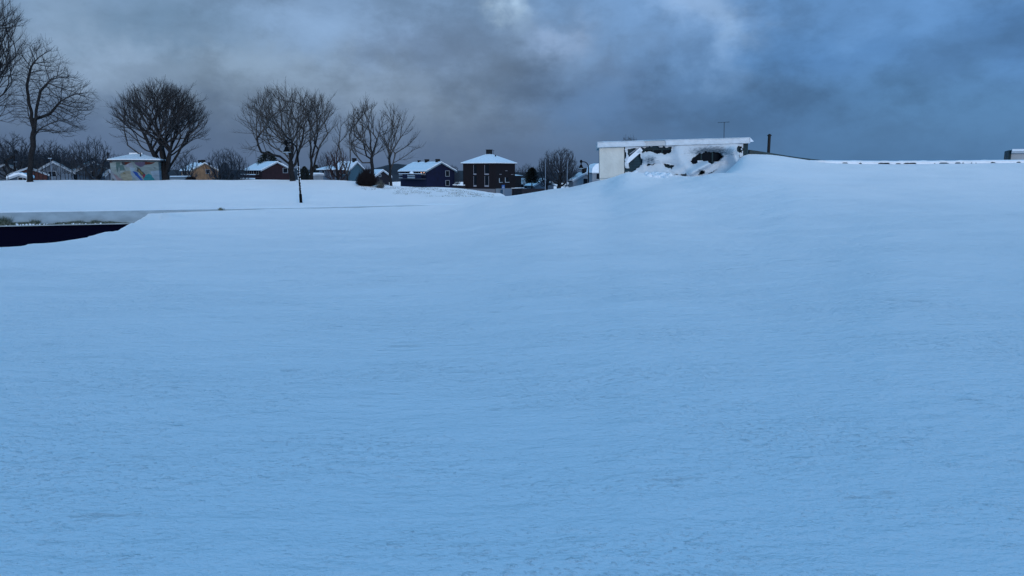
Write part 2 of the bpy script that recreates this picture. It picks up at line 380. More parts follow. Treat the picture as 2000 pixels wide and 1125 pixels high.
# ------------------------------------------------------------------ far hills
def hill(name, Y, pts, thick, m, seed):
    pts = sorted(pts); xs = np.linspace(pts[0][0], pts[-1][0], 260); ys = np.interp(xs, [p[0] for p in pts], [p[1] for p in pts])
    ys = ys + fbm(xs * .03, xs * 0, 5, seed) * 4.5
    V = []; Fq = []; K = 9
    for k in range(K):
        a = k / (K - 1); prof = math.sin(a * math.pi)
        for x, y in zip(xs, ys):
            top = at(x, y, Y); yy = Y - thick / 2 + thick * a
            V.append((top.x, yy + fbm(np.array([x * .05]), np.array([k * 1.]), 2, 3)[0] * 10, -13 + (top.z + 13) * prof ** .6))
    n = len(xs)
    for k in range(K - 1):
        for i in range(n - 1): Fq.append((k*n+i, k*n+i+1, (k+1)*n+i+1, (k+1)*n+i))
    return tag(mesh(name, V, Fq, m, smooth=True), kind='structure')
HILLM = mat('wooded_hillside', (.016, .020, .030), .95, c2=(.03, .035, .046), vscale=.06, stretch=(1, 1, 3))
hill('hills', 620, [(-300, 322), (0, 318), (150, 322), (230, 331), (400, 333), (560, 330), (700, 330), (745, 326), (770, 322), (800, 322), (830, 330), (1000, 336), (1200, 338), (1400, 345)], 200, HILLM, 1)
hill('hills', 300, [(-400, 296), (-100, 300), (0, 304), (80, 308), (150, 314), (215, 325), (300, 339), (360, 350)], 60, HILLM, 8)
# ------------------------------------------------------------------ retaining wall and sunken yard
def line_x(a, b, n): return [a + (b - a) * i / (n - 1) for i in range(n)]
rw = empty('retaining_wall', (-24, wallY(-24), CZ - 5.9), 0, 'long straight concrete retaining wall dropping into the dark sunken yard at the left', 'wall')
def wall_strip(name, x0, x1, zt, zb, off, th, m, n=60, wob=0):
    V = []; Fq = []
    for i, x in enumerate(line_x(x0, x1, n)):
        y = wallY(x); nx, ny = .324, -.946
        zz = zt if not callable(zt) else zt(x)
        for (o, z) in ((off, zb), (off, zz), (off - th, zz), (off - th, zb)):
            V.append((x + nx * o + 24, y + ny * o - wallY(-24), z - (-5.9)))
    for i in range(n - 1):
        for k in range(4): Fq.append((i*4+k, i*4+(k+1) % 4, (i+1)*4+(k+1) % 4, (i+1)*4+k))
    Fq += [(0, 1, 2, 3), tuple((n-1)*4+k for k in (3, 2, 1, 0))]
    o = mesh(name, V, Fq, m, rw)
    bm = bmesh.new(); bm.from_mesh(o.data); bmesh.ops.recalc_face_normals(bm, faces=bm.faces); bm.to_mesh(o.data); bm.free(); return o
CONCW = mat('stained_concrete', (.30, .37, .42), .85, var=.12, vscale=1.0, bump=.01, stretch=(1, 1, 2.2))
wall_strip('concrete_band', -62, -3.5, lambda x: float(np.interp(x, [-30, -16, -8, -4], [-2.75, -2.73, -2.66, -2.70])) , -3.60, .06, .16, CONCW)
wall_strip('lower_wall', -62, -3.5, -3.62, -6.6, -.0, .12, NAVYP)
wall_strip('ledge', -62, -20, -3.595, -3.66, .30, .28, CONC)
# weeds on the ledge of the wall
def weeds(name, pts, n, h, label, seed, m, spread=.05, hm=None):
    rnd = random.Random(seed); V = []; Fq = []
    for _ in range(n):
        x, y, z = pts(rnd); hh = h * rnd.uniform(.3, 1.2) * (hm(x) if hm else 1)
        if hh < .015: continue
        a = rnd.uniform(0, 6.28); lx, ly = rnd.gauss(0, .35) * hh, rnd.gauss(0, .3) * hh; w = rnd.uniform(.008, .02)
        k = len(V); ca, sa = math.cos(a) * w, math.sin(a) * w
        V += [(x - ca, y - sa, z), (x + ca, y + sa, z), (x + lx * .5 + ca * .7, y + ly * .5 + sa * .7, z + hh * .6), (x + lx * .5 - ca * .7, y + ly * .5 - sa * .7, z + hh * .6), (x + lx, y + ly, z + hh)]
        Fq += [(k, k + 1, k + 2, k + 3), (k + 3, k + 2, k + 4)]
    return tag(mesh(name, V, Fq, m), label, 'grass', kind='stuff')
WEED = mat('weeds', (.05, .07, .04), .9, c2=(.20, .22, .18), vscale=7)
def ledgept(rnd):
    x = rnd.uniform(-41, -21.5); o = rnd.uniform(.08, .30)
    return x + .324 * o, wallY(x) - .946 * o, CZ - 3.6
def weedh(x):
    p = pxof(x, wallY(x)); b = .5 + 1.1 * (vn(np.array([x * .8]), np.array([0.]), 3)[0] + .5)
    if p < 18: b += 2.6
    if 60 < p < 75: b += .9
    if 75 < p < 105: b *= .35
    if 110 < p < 220: b += .9 * (vn(np.array([x * 2.2]), np.array([4.]), 3)[0] + .35)
    return b * (1 if p < 225 else max(0, 1 - (p - 225) / 30))
weeds('weeds', ledgept, 11000, .16, 'green brown weeds growing along the ledge of the concrete wall', 4, WEED, hm=weedh)
def capx(rnd):
    x = rnd.uniform(-41, -21.5); o = rnd.uniform(.1, .28); return x, o
V = []; rnd = random.Random(12); mb = MB()
for _ in range(330):
    x, o = capx(rnd); p = pxof(x, wallY(x))
    if p > 215 or rnd.random() < .25: continue
    r = rnd.uniform(.03, .11) * (1.3 if 15 < p < 70 else .8)
    c = (x + .324 * o, wallY(x) - .946 * o, CZ - 3.6)
    mb.lathe([(r * .9, 0), (r, r * .3), (r * .75, r * .8), (r * .3, r * 1.1), (.002, r * 1.15)], 7, c)
tag(mb.build('snow_clumps', RSNOW, smooth=True), 'little lumps of snow lying among the weeds on the wall ledge', 'snow', kind='stuff')
def tuftpt(cx, cy, r):
    def fn(rnd):
        x = cx + rnd.gauss(0, r); y = cy + rnd.gauss(0, r * .3); return x, y, CZ - 2.80
    return fn
cx = xat(411, 53.0); weeds('grass_tuft', tuftpt(cx, wallY(cx) - .1,   .10), 90, .2, 'small dark green tuft poking out where the snow meets the wall edge', 9, WEED)
# dead grass showing through the snow on the slope
def slopept(rnd):
    while True:
        px = rnd.uniform(700, 965); Y = rnd.uniform(70, 90); X = xat(px, Y)
        m = vn(np.array([X * .55]), np.array([Y * .33]), 31)[0] + vn(np.array([X * 1.9]), np.array([Y * .9]), 32)[0] * .6
        if m > .02 + .25 * abs((px - 870) / 160) and Y < 90 - 3 * vn(np.array([X]), np.array([0.]), 1)[0]: return X, Y, gz(X, Y) - .02
pts_cache = []
rnd = random.Random(2)
weeds('dead_grass', slopept, 3400, .09, 'sparse dead grass showing through the snow on the slope below the houses', 15, mat('dead_grass', (.16, .16, .13), .9, var=.4))
# ------------------------------------------------------------------ bare trees by space colonisation
def grow(seed, attr, trunk, step=.35, kill=.55, straight=.45, up=.08, maxit=130, start=None):
    rng = np.random.default_rng(seed)
    nodes = [np.array(p, float) for p in trunk]; par = [-1] + list(range(len(trunk) - 1))
    if start:                                  # extra stems: list of (parent index, points)
        for pi, pts in start:
            prev = pi
            for p in pts: nodes.append(np.array(p, float)); par.append(prev); prev = len(nodes) - 1
    A = attr.copy(); P = np.array(nodes)
    best = np.full(len(A), 1e9); bi = np.zeros(len(A), int)
    def upd(i0, Pn):
        nonlocal best, bi
        for k in range(0, len(Pn), 400):
            D = ((A[:, None, :] - Pn[None, k:k+400]) ** 2).sum(-1); j = D.argmin(1); d = D[np.arange(len(A)), j]
            w = d < best; best = np.where(w, d, best); bi = np.where(w, i0 + k + j, bi)
    # only the upper trunk carries attractors
    mask0 = max(1, int(len(trunk) * .45))
    upd(mask0, P[mask0:])
    for it in range(maxit):
        if len(A) == 0: break
        ids, inv = np.unique(bi, return_inverse=True)
        acc = np.zeros((len(ids), 3)); dv = A - P[bi]; dv /= np.linalg.norm(dv, axis=1)[:, None] + 1e-9
        np.add.at(acc, inv, dv); acc /= np.linalg.norm(acc, axis=1)[:, None] + 1e-9
        pr = np.array([par[i] for i in ids]); pd = np.where((pr >= 0)[:, None], P[ids] - P[np.maximum(pr, 0)], 0)
        pd /= np.linalg.norm(pd, axis=1)[:, None] + 1e-9
        d = acc + pd * straight + rng.normal(0, .09, acc.shape); d[:, 2] += up
        d /= np.linalg.norm(d, axis=1)[:, None]
        new = P[ids] + d * step
        i0 = len(P); P = np.vstack([P, new]); par += list(ids)
        upd(i0, new)
        keep = best > kill * kill
        A = A[keep]; best = best[keep]; bi = bi[keep]
    return P, np.array(par), rng
def grow_fan(seed, trunk, start, shapes, seg=.42, spread=.50, up=.045, gap=1.0, clear=.42, maxn=9000, genmax=7):
    rng = np.random.default_rng(seed); P = [np.array(p, float) for p in trunk]; par = [-1] + list(range(len(trunk) - 1)); tips = [(len(P) - 1, 0)]
    for pi, pts in start or []:
        prev = pi
        for p in pts: P.append(np.array(p, float)); par.append(prev); prev = len(P) - 1
        tips.append((prev, 0))
    def inside(p):
        for s_ in shapes:
            if sum(((p[k] - s_[k]) / s_[k+3]) ** 2 for k in range(3)) < 1: return True
        return False
    cell = {}
    def key(p): return (int(p[0] // clear), int(p[1] // clear), int(p[2] // clear))
    def put(i): cell.setdefault(key(P[i]), []).append(i)
    for i in range(len(P)): put(i)
    from collections import deque
    Qd_ = deque()
    for i, g_ in tips:
        d = P[i] - P[par[i]]; Qd_.append((i, d / np.linalg.norm(d), 0., g_, True))
    top = max(p[2] for p in P)
    for i in range(2, len(P)):
        if inside(P[i]) or P[i][2] > top * .38:
            if rng.random() < .45:
                d = P[i] - P[par[i]]; d /= np.linalg.norm(d); a = rng.normal(0, 1, 3); a -= a.dot(d) * d; a /= np.linalg.norm(a); nd = d * .6 + a * .8; nd[2] = abs(nd[2]) * .9 + .1; Qd_.append((i, nd / np.linalg.norm(nd), 0., 1, False))
    while Qd_ and len(P) < maxn:
        i, d, since, g_, ent = Qd_.popleft()
        sg = seg * (1 if g_ < 3 else .8)
        d = d + rng.normal(0, .07, 3); d[2] += up; d /= np.linalg.norm(d)
        q = P[i] + d * sg
        ins = inside(q)
        if ent and not ins and rng.random() < .75: continue
        if not ent and not ins and g_ > 0 and rng.random() < .3: continue
        if g_ >= 1:
            k = key(q); hit = False
            for dx_ in (-1, 0, 1):
                for dy_ in (-1, 0, 1):
                    for dz_ in (-1, 0, 1):
                        for j in cell.get((k[0]+dx_, k[1]+dy_, k[2]+dz_), ()):
                            if j != i and par[j] != i and par[i] != j and ((P[j] - q) ** 2).sum() < (clear * .62) ** 2: hit = True
            if hit and rng.random() < .55: continue
        P.append(q); par.append(i); n_ = len(P) - 1; put(n_); since += sg
        if since > gap * rng.uniform(.55, 1.3) * (1 if g_ < 2 else .8) and g_ < genmax:
            a = rng.normal(0, 1, 3); a -= a.dot(d) * d; a /= np.linalg.norm(a); an_ = spread * rng.uniform(.7, 1.35)
            Qd_.append((n_, d * math.cos(an_) + a * math.sin(an_), 0., g_ + 1, ent or ins)); d = d * math.cos(.12) - a * math.sin(.12); since = 0.
        Qd_.append((n_, d, since, g_, ent or ins))
    return np.array(P), np.array(par), rng
def tree_mesh(P, par, rng, r0=.008, tw=(.4, 1.0), ntw=2, droop=0., expo=2.2, trunk_r=.09, flare=1.25):
    n = len(P); kids = np.zeros(n, int)
    for p in par: 
        if p >= 0: kids[p] += 1
    # twigs
    P2 = [P]; par2 = list(par); idx = n
    cand = np.arange(8, n)
    dirs = P - P[np.maximum(par, 0)]; dirs /= np.linalg.norm(dirs, axis=1)[:, None] + 1e-9
    leaves = np.ones(n)
    w = np.zeros(n); order = range(n - 1, 0, -1)
    w[kids == 0] = 1
    for i in order: w[par[i]] += w[i]
    small = cand[w[cand] < 14]
    ext = []
    for i in small:
        k = ntw + (1 if kids[i] == 0 else 0)
        for q in range(k):
            d = dirs[i] * 1.0 + rng.normal(0, .34, 3); d[2] += .42 - droop; d /= np.linalg.norm(d)
            Ln = rng.uniform(*tw); a = P[i] + d * Ln * .5; d2 = d + rng.normal(0, .22, 3); d2[2] += .15 - droop; d2 /= np.linalg.norm(d2); b = a + d2 * Ln * .5
            ext += [a, b]; par2 += [i, idx]; idx += 2
    if ext: P2.append(np.array(ext))
    Q = np.vstack(P2); pr = np.array(par2); m = len(Q)
    kk = np.zeros(m, int)
    np.add.at(kk, pr[1:], 1)
    w = np.zeros(m); w[kk == 0] = 1
    for i in range(m - 1, n - 1, -1): w[pr[i]] += w[i]
    for i in range(n - 1, 0, -1): w[pr[i]] += w[i]
    rad = r0 * np.maximum(w, 1) ** (1 / expo)
    zmin = Q[0, 2]; rad = rad * (1 + (flare - 1) * np.exp(-np.maximum(Q[:, 2] - zmin, 0) / .5))
    return Q, pr, rad
def tubes(Q, pr, rad, sel, sides):
    c = np.nonzero(sel)[0]; p = pr[c]; a = Q[p]; b = Q[c]; ra = np.minimum(rad[p], rad[c] * 1.35); rb = rad[c]
    d = b - a; d /= np.linalg.norm(d, axis=1)[:, None] + 1e-9
    ref = np.where(np.abs(d[:, 2:3]) > .9, np.array([[1., 0, 0]]), np.array([[0, 0, 1.]])); u = np.cross(d, ref); u /= np.linalg.norm(u, axis=1)[:, None]; v = np.cross(d, u)
    th = np.arange(sides) * 2 * np.pi / sides; cs, sn = np.cos(th), np.sin(th)
    off = u[:, None] * cs[None, :, None] + v[:, None] * sn[None, :, None]
    V = np.concatenate([a[:, None] + off * ra[:, None, None], (b + d * rb[:, None] * .3)[:, None] + off * rb[:, None, None]], 1)
    k = np.arange(len(c))[:, None, None] * 2 * sides; j = np.arange(sides)[None, :, None]
    q = np.concatenate([j, (j + 1) % sides, (j + 1) % sides + sides, j + sides], 2) + k
    return V.reshape(-1, 3), q.reshape(-1, 4)
def np_mesh(name, parts, m, parent=None):
    V = []; Fq = []; k = 0
    for v, f in parts: V.append(v); Fq.append(f + k); k += len(v)
    V = np.concatenate(V); Fq = np.concatenate(Fq).astype(np.int32)
    me = bpy.data.meshes.new(name); me.vertices.add(len(V)); me.vertices.foreach_set('co', V.astype(np.float32).ravel())
    me.loops.add(Fq.size); me.loops.foreach_set('vertex_index', Fq.ravel()); me.polygons.add(len(Fq))
    me.polygons.foreach_set('loop_start', np.arange(0, Fq.size, 4, dtype=np.int32)); me.update(calc_edges=True)
    return link(name, me, m, parent)
def tree(name, loc, label, cat, Q, pr, rad, mtw, tr=.085, group=None, mbk=None):
    root = empty(name, loc, 0, label, cat, group); sel = np.arange(len(Q)) > 0
    big = sel & (rad > tr); small = sel & ~big
    if not big.any(): big = np.zeros(len(Q), bool); big[1:3] = True; small = sel & ~big
    np_mesh('trunk', [tubes(Q, pr, rad, big, 8)], mbk or BARK, root)
    mid = small & (rad > .028); fine = small & ~mid
    np_mesh('crown', [tubes(Q, pr, rad, mid, 5)] * int(mid.any()) + [tubes(Q, pr, rad, fine, 3)], mtw, root)
    return root
def env_pts(rng, n, shapes, hollow=0.):
    """points in a union of ellipsoids (cx,cy,cz,rx,ry,rz), uniform, denser near the skin if hollow"""
    out = []
    vol = np.array([s[3] * s[4] * s[5] for s in shapes]); vol = vol / vol.sum()
    for s, q in zip(shapes, vol):
        k = max(3, int(n * q)); d = rng.normal(0, 1, (k, 3)); d /= np.linalg.norm(d, axis=1)[:, None]
        r = rng.uniform(0, 1, k) ** (1 / 3 * (1 - hollow)) ; lim = 1 + .10 * np.sin(d[:, 0] * 5 + d[:, 2] * 7) + rng.normal(0, .03, k)
        out.append(d * (r * lim)[:, None] * np.array(s[3:]) + np.array(s[:3]))
    return np.vstack(out)
def pxtree(name, base, Y, shapes_px, seed, n, label, trunk_px, stems=(), cat='tree', mtw=None, depth=.85, zlift=0, group=None, hollow=.35, fan=None, **kw):
    """crown given as pixel ellipses (px,py,rx,ry) at distance Y; returns real tree"""
    b = at(base[0], base[1], Y); b.z = gz(b.x, b.y) - .05; top = at(base[0], base[1], Y).z
    sc = Y / F; rng = np.random.default_rng(seed)
    def loc(px, py, dy=0.): p = at(px, py, Y); return np.array([p.x - b.x, dy, p.z - b.z])
    sh = []
    for (px, py, rx, ry) in shapes_px:
        c = loc(px, py); sh.append((c[0], rng.uniform(-.5, .5) * rx * sc * .2, c[2], rx * sc, rx * sc * depth, ry * sc))
    A = env_pts(rng, n, sh, hollow); A = A[A[:, 2] > .8]
    gk = {k: kw.pop(k) for k in ('step', 'kill', 'straight', 'up', 'maxit') if k in kw}
    st = gk.get('step', .35)
    def dens(pts):
        out = [pts[0]]
        for q in pts[1:]:
            k = max(1, int(np.linalg.norm(q - out[-1]) / st)); p0 = out[-1]
            for i in range(1, k + 1): out.append(p0 + (q - p0) * i / k)
        return out
    tp = dens([np.array([0, 0, -.3])] + [loc(*q) if len(q) == 2 else loc(q[0], q[1], q[2]) for q in trunk_px])
    tp = [p + (np.array([0.04, 0.03, 0]) * math.sin(i * 1.3)) for i, p in enumerate(tp)]
    ex = []
    for (h, pts) in stems:
        pi = min(len(tp) - 1, int(h * (len(tp) - 1)))
        ex.append((pi, dens([tp[pi]] + [loc(q[0], q[1], q[2] if len(q) > 2 else 0) for q in pts])[1:]))
    if fan: P, par, rg = grow_fan(seed, tp, ex, sh, **fan)
    else: P, par, rg = grow(seed, A, tp, start=ex, **gk)
    tr = kw.pop('tr', .085)
    Q, pr, rad = tree_mesh(P, par, rg, **kw)
    return tree(name, b, label, cat, Q, pr, rad, mtw or TWIG, tr, group)
YT = 87
GT = 'large bare trees standing along the crest of the snowy field'
pxtree('bare_tree', (-42, 356), 82, [(-30, 130, 70, 95), (-5, 70, 48, 65), (-40, 200, 62, 60), (12, 60, 26, 40)], 11, 4600,
       'tall bare tree cut off by the left edge of the picture', [(-42, 320), (-36, 250), (-34, 180)],
       stems=[(.5, [(-20, 200), (0, 130), (18, 60)]), (.6, [(-60, 200, 1), (-70, 120, 2)]), (.75, [(-30, 120, -1.5), (-15, 50, -2)])], ntw=2, fan=dict(spread=.46, up=.05, gap=.9, clear=.46, maxn=7000, genmax=8), group=GT, r0=0.0073, up=.3, straight=.7)
pxtree('bare_tree', (57, 356), 84, [(85, 155, 45, 55), (120, 195, 52, 50), (75, 115, 38, 32), (150, 200, 36, 34), (110, 245, 50, 22), (40, 215, 26, 28), (50, 150, 20, 40)], 23, 4200,
       'wind leaning bare tree with a thick forked trunk, leftmost whole tree', [(60, 320), (64, 285), (66, 255), (60, 215), (53, 180), (55, 150), (64, 125)],
       stems=[(.42, [(74, 250, -.5), (80, 215, -.8), (90, 180, -1), (108, 160, -1)]), (.55, [(88, 222, .8), (108, 196, 1)]), (.40, [(84, 258, -1), (96, 250, -1.2)]), (.5, [(50, 225, .5), (42, 205, 1)])],
       group=GT, r0=0.0080, up=.10, straight=.7, flare=1.35)
pxtree('bare_tree', (322, 352), 91, [(312, 240, 84, 66), (312, 220, 60, 50), (374, 265, 28, 16), (248, 240, 28, 24)], 31, 6000,
       'dense dark round bare tree fanning up behind the painted kiosk', [(321, 338), (318, 322), (315, 290), (313, 240)],
       stems=[(.12, [(330, 325, .3), (345, 300, .4), (362, 262, .5)]), (.15, [(334, 318, -.6), (343, 280, -1.2), (350, 230, -2)]), (.22, [(300, 306, .8), (272, 268, 1.5)]),
              (.2, [(309, 305, -1), (296, 260, -2), (282, 205, -3)]), (.2, [(322, 300, 1.2), (328, 240, 2.5), (334, 200, 3)]), (.17, [(300, 316, -1), (262, 285, -1.5)]),
              (.14, [(332, 325, 1), (356, 292, 2.5)]), (.2, [(312, 310, 1.5), (290, 270, 3.2), (268, 220, 4)])],
       fan=dict(spread=.36, up=.03, gap=.9, clear=.40, maxn=9000), group=GT, r0=0.0087, ntw=2)
pxtree('bare_tree', (571, 350), 86, [(560, 248, 84, 62), (555, 225, 62, 48), (505, 285, 30, 22), (600, 235, 34, 46)], 48, 4800,
       'broad rounded bare tree with a forked trunk just left of the gooseneck street lamp', [(569, 330), (566, 308)],
       stems=[(.9, [(556, 300), (535, 288), (510, 270)]), (.8, [(552, 306, -1), (528, 300, -2), (500, 292, -2.5)]), (.95, [(560, 296, 1), (542, 262, 2), (520, 230, 3)]), (.95, [(572, 290, 1.5), (566, 240, 3)]), (.95, [(568, 280, .5), (560, 250, 1), (552, 215, 1.5)]), (.6, [(577, 320), (582, 300), (590, 275), (596, 240)]), (.9, [(578, 290, -1), (574, 250, -2), (582, 210, -2)])],
       fan=dict(spread=.56, up=.04, gap=1.0, clear=.5, maxn=6800, genmax=8), group=GT, r0=0.0073, up=.18, straight=.7, mtw=TWIGB)
pxtree('bare_tree', (608, 350), 90, [(622, 262, 40, 66), (616, 235, 36, 42), (648, 268, 24, 34)], 53, 2600,
       'slim bare tree with twin stems right behind the street lamp', [(608, 325), (607, 300), (606, 270)],
       stems=[(.15, [(613, 325), (618, 305), (624, 285), (640, 262)]), (.55, [(614, 280, .6), (620, 240, 1)])], ntw=3, fan=dict(spread=.50, up=.05, gap=.8, clear=.42, maxn=5000, genmax=9), group=GT, r0=0.0073, up=.25, straight=.75, mtw=TWIGB)
pxtree('bare_tree', (678, 351), 88, [(684, 268, 30, 38), (672, 255, 24, 28), (690, 295, 18, 18)], 59, 1300,
       'small bare tree with a V shaped fork in front of the teal house', [(678, 340), (677, 334)],
       stems=[(.9, [(671, 322), (666, 305), (662, 285), (664, 260)]), (.95, [(684, 318), (684, 295), (682, 265), (688, 245)])], ntw=3, fan=dict(spread=.55, up=.05, gap=.8, clear=.42, maxn=3500, genmax=9), group=GT, r0=0.0077, up=.2, straight=.75, mtw=TWIGB)
pxtree('bare_tree', (728, 349), 92, [(722, 262, 44, 52), (718, 240, 34, 32), (745, 260, 22, 34)], 61, 3000,
       'tall bare tree with upright limbs growing behind the dark round bush', [(727, 330), (726, 305), (724, 280), (722, 255)],
       stems=[(.5, [(716, 305), (711, 285), (708, 255)]), (.6, [(731, 285, .5), (738, 260, .8), (744, 240, 1)]), (.45, [(708, 318), (695, 300, -.8), (688, 288, -1)])], ntw=3, fan=dict(spread=.52, up=.045, gap=.8, clear=.42, maxn=6000, genmax=9), group=GT, r0=0.0076, up=.25, straight=.75, mtw=TWIGB)
pxtree('bare_tree', (763, 355), 86, [(772, 275, 38, 48), (765, 248, 26, 30), (792, 285, 20, 22), (752, 262, 20, 34)], 67, 2800,
       'bare tree with drooping right side, rightmost of the row before the navy house', [(762, 335), (761, 310), (758, 290), (762, 268)],
       stems=[(.35, [(768, 318), (772, 300), (784, 292)]), (.6, [(768, 296, -.8), (784, 272, -1.2), (792, 262, -1.4)]), (.7, [(770, 270), (776, 250)]), (.7, [(752, 280), (744, 268)])], ntw=3, fan=dict(spread=.58, up=.03, gap=.8, clear=.42, maxn=5500, genmax=9), group=GT, r0=0.0076, up=.15, straight=.65, mtw=TWIGB)
# ---- small trees further back, two meshes copied
def proto(name, seed, H, Wd, n, stems3=True, mtw=None, shapes=None, r0=.013, step=.4, **kw):
    rng = np.random.default_rng(seed)
    sh = shapes or [(0, 0, H * .62, Wd / 2, Wd / 2, H * .38), (Wd * .1, 0, H * .72, Wd * .35, Wd * .35, H * .27)]
    A = env_pts(rng, n, sh, .3)
    tp = [np.array([.06 * math.sin(i), .05 * math.cos(i * 1.3), i * step]) for i in range(max(3, int(H * .35 / step)))]
    P, par, rg = grow(seed, A, tp, step=step, kill=.6, straight=.7, up=.2)
    Q, pr, rad = tree_mesh(P, par, rg, r0=r0, tw=(.4, .9), **kw)
    return Q, pr, rad
def copy_tree(o):
    r = o.copy(); COL.objects.link(r)
    for ch in o.children:
        c = ch.copy(); COL.objects.link(c); c.parent = r
    return r
def place(o, px, ytop, Y, H, wide=1., rz=0, label=None, group=None):
    X = xat(px, Y); zt = at(px, ytop, Y).z; zb = gz(X, Y) - .1
    s = (zt - zb) / H; o.location = (X, Y, zb); o.scale = (s * wide, s * wide, s); o.rotation_euler = (0, 0, rz)
    if label: o['label'] = label
    if group: o['group'] = group
    return o
Qa = proto('a', 71, 10, 8.5, 1500); Qb = proto('b', 72, 10, 7, 1100, r0=.014)
Qd = proto('d', 74, 10, 9.5, 3200, r0=.016, ntw=2)
BG = 'bare trees among the houses beyond the field'
TWF = mat('distant_twigs', (.035, .042, .055), .95)
TA = tree('bare_tree', (0, 0, 0), '', 'tree', *Qa, TWF, .10); TB = tree('bare_tree', (0, 0, 0), '', 'tree', *Qb, TWF, .10)
TD = tree('bare_tree', (0, 0, 0), '', 'tree', *Qd, TWF, .12)
Qr = proto('r', 75, 10, 5.2, 1500, r0=.014, ntw=3, shapes=[(0, 0, 5.5, 2.6, 2.6, 3.8), (0, 0, 7.2, 1.6, 1.6, 2.8)])
TR = tree('bare_tree', (0, 0, 0), '', 'tree', *Qr, mat('reddish_twigs', (.045, .022, .022), .9), .10)
used = set()
def bgt(src, *a, **k):
    o = src if src.name not in used else copy_tree(src); used.add(src.name); return place(o, *a, group=BG, **k)
bgt(TA, 28, 262, 150, 10.4, 1.05, 1, label='bushy bare tree behind the lone trunk at the far left')
bgt(TB, 8, 275, 165, 10.2, 1.0, 2, label='low bare tree half out of the left edge, behind the red cabin')
bgt(TA, 188, 268, 150, 10.4, .72, 2, label='fan shaped bare tree left of the painted kiosk, before the sky')
bgt(TB, 160, 277, 152, 10.2, .7, 4, label='ragged bare tree behind the grey blue house with a snowy roof')
bgt(TB, 100, 276, 160, 10.2, .9, 1.2, label='bare tree rising over the large grey house by the far left wood')
bgt(TA, 130, 286, 165, 10.4, .9, 3.2, label='lower bare tree over the gap between the two grey houses')
bgt(TB, 362, 297, 130, 10.2, .8, .4, label='thin bare tree in front of the tan house roof')
bgt(TA, 430, 293, 150, 10.4, .75, 5, label='bare tree just right of the tan house')
bgt(TB, 452, 291, 155, 10.2, .75, 1.9, label='bare tree between the tan house and the maroon house')
bgt(TA, 468, 304, 160, 10.4, .6, .7, label='small bare tree touching the left end of the maroon house')
bgt(TB, 640, 300, 230, 10.2, .8, 3, label='faint bare tree far behind the low wing of the teal house')
bgt(TR, 659, 279, 150, 10.4, .9, 1, label='reddish brown twiggy tree behind the low wing of the teal house')
bgt(TD, 1092, 287, 150, 10.6, .76, 0, label='big dense dark bare tree behind the second street lamp')
bgt(TD, 1068, 306, 160, 10.6, .62, 2, label='dark bare tree at the left shoulder of the biggest tree near the flagpoles')
bgt(TA, 1032, 320, 190, 10.4, .75, 2.4, label='pale frosted bare tree just right of the dark red house')
bgt(TB, 1113, 308, 155, 10.2, .6, 4, label='thin bare tree at the right shoulder of the biggest tree near the flagpoles')
bgt(TD, 882, 321, 230, 10.6, .62, 1, label='round bare tree behind the right end of the navy house')
bgt(TB, 892, 332, 240, 10.2, .7, 3.3, label='low bare tree filling the gap between navy house and dark red house')
bgt(TA, 1012, 327, 210, 10.4, .7, .3, label='small bare tree behind the annex of the dark red house')
bgt(TB, 1135, 325, 190, 10.2, .8, 2.2, label='small pale bare tree behind the lamp and the low gabled house')
bgt(TD, 1232, 263, 70, 10.6, .42, 2, label='bare crown just peeping over the snow plastered flat roof')
bgt(TA, 262, 298, 190, 10.4, .9, 1, label='low bare tree top showing above the kiosk roof')
bgt(TB, 235, 303, 200, 10.2, .9, 1.6, label='low bare tree top just left of the kiosk roof')
# thin saplings in a row before the left houses
Qs = proto('s', 81, 5, 2.6, 110, r0=.013, step=.3, ntw=1, shapes=[(0, 0, 3.2, 1.3, 1.1, 1.8)])
TS = tree('sapling', (0, 0, 0), '', 'sapling', *Qs, TWIG, .05)
sp_px = [14, 66, 74, 83, 91, 99, 108, 117, 126, 134, 141, 148, 155, 162, 168, 175, 182, 189, 197, 205, 212]
rnd = random.Random(5)
ORD = 'leftmost second third fourth fifth sixth seventh eighth ninth tenth eleventh twelfth thirteenth fourteenth fifteenth sixteenth seventeenth eighteenth nineteenth twentieth rightmost'.split()
for k, px in enumerate(sp_px):
    o = TS if k == 0 else copy_tree(TS)
    place(o, px + rnd.uniform(-1.5, 1.5), rnd.uniform(311, 327), rnd.uniform(90, 97), 5, rnd.uniform(.7, 1.0), rnd.uniform(0, 6),
          label=('thin dark sapling, %s%s of the row before the far left houses' % (ORD[k], '' if k in (0, 20) else ' from the left')), group='saplings along the field edge')
# far wood at left: one mass
wp = []
base_t = tubes(*Qb, (np.arange(len(Qb[0])) > 0) & (Qb[2] > .019), 3); rnd = random.Random(3)
for k in range(95):
    px = rnd.uniform(-160, 232); Y = rnd.uniform(205, 285); X = xat(px, Y)
    top = 288 + 18 * sstep(np.array([px]), 60, 235)[0] + rnd.uniform(-5, 9); zt = at(px, top, Y).z; zb = -5.5
    s = (zt - zb) / 10.2; a = rnd.uniform(0, 6.28); ca, sa = math.cos(a), math.sin(a); w = s * rnd.uniform(.55, .8)
    v = base_t[0]; vv = np.stack([(v[:, 0]*ca - v[:, 1]*sa)*w + X, (v[:, 0]*sa + v[:, 1]*ca)*w + Y, v[:, 2]*s + zb], 1)
    wp.append((vv, base_t[1]))
tag(np_mesh('wood', wp, mat('far_wood', (.016, .020, .030), .95)), 'dark leafless wood rising behind the houses at the far left', 'wood', kind='stuff')
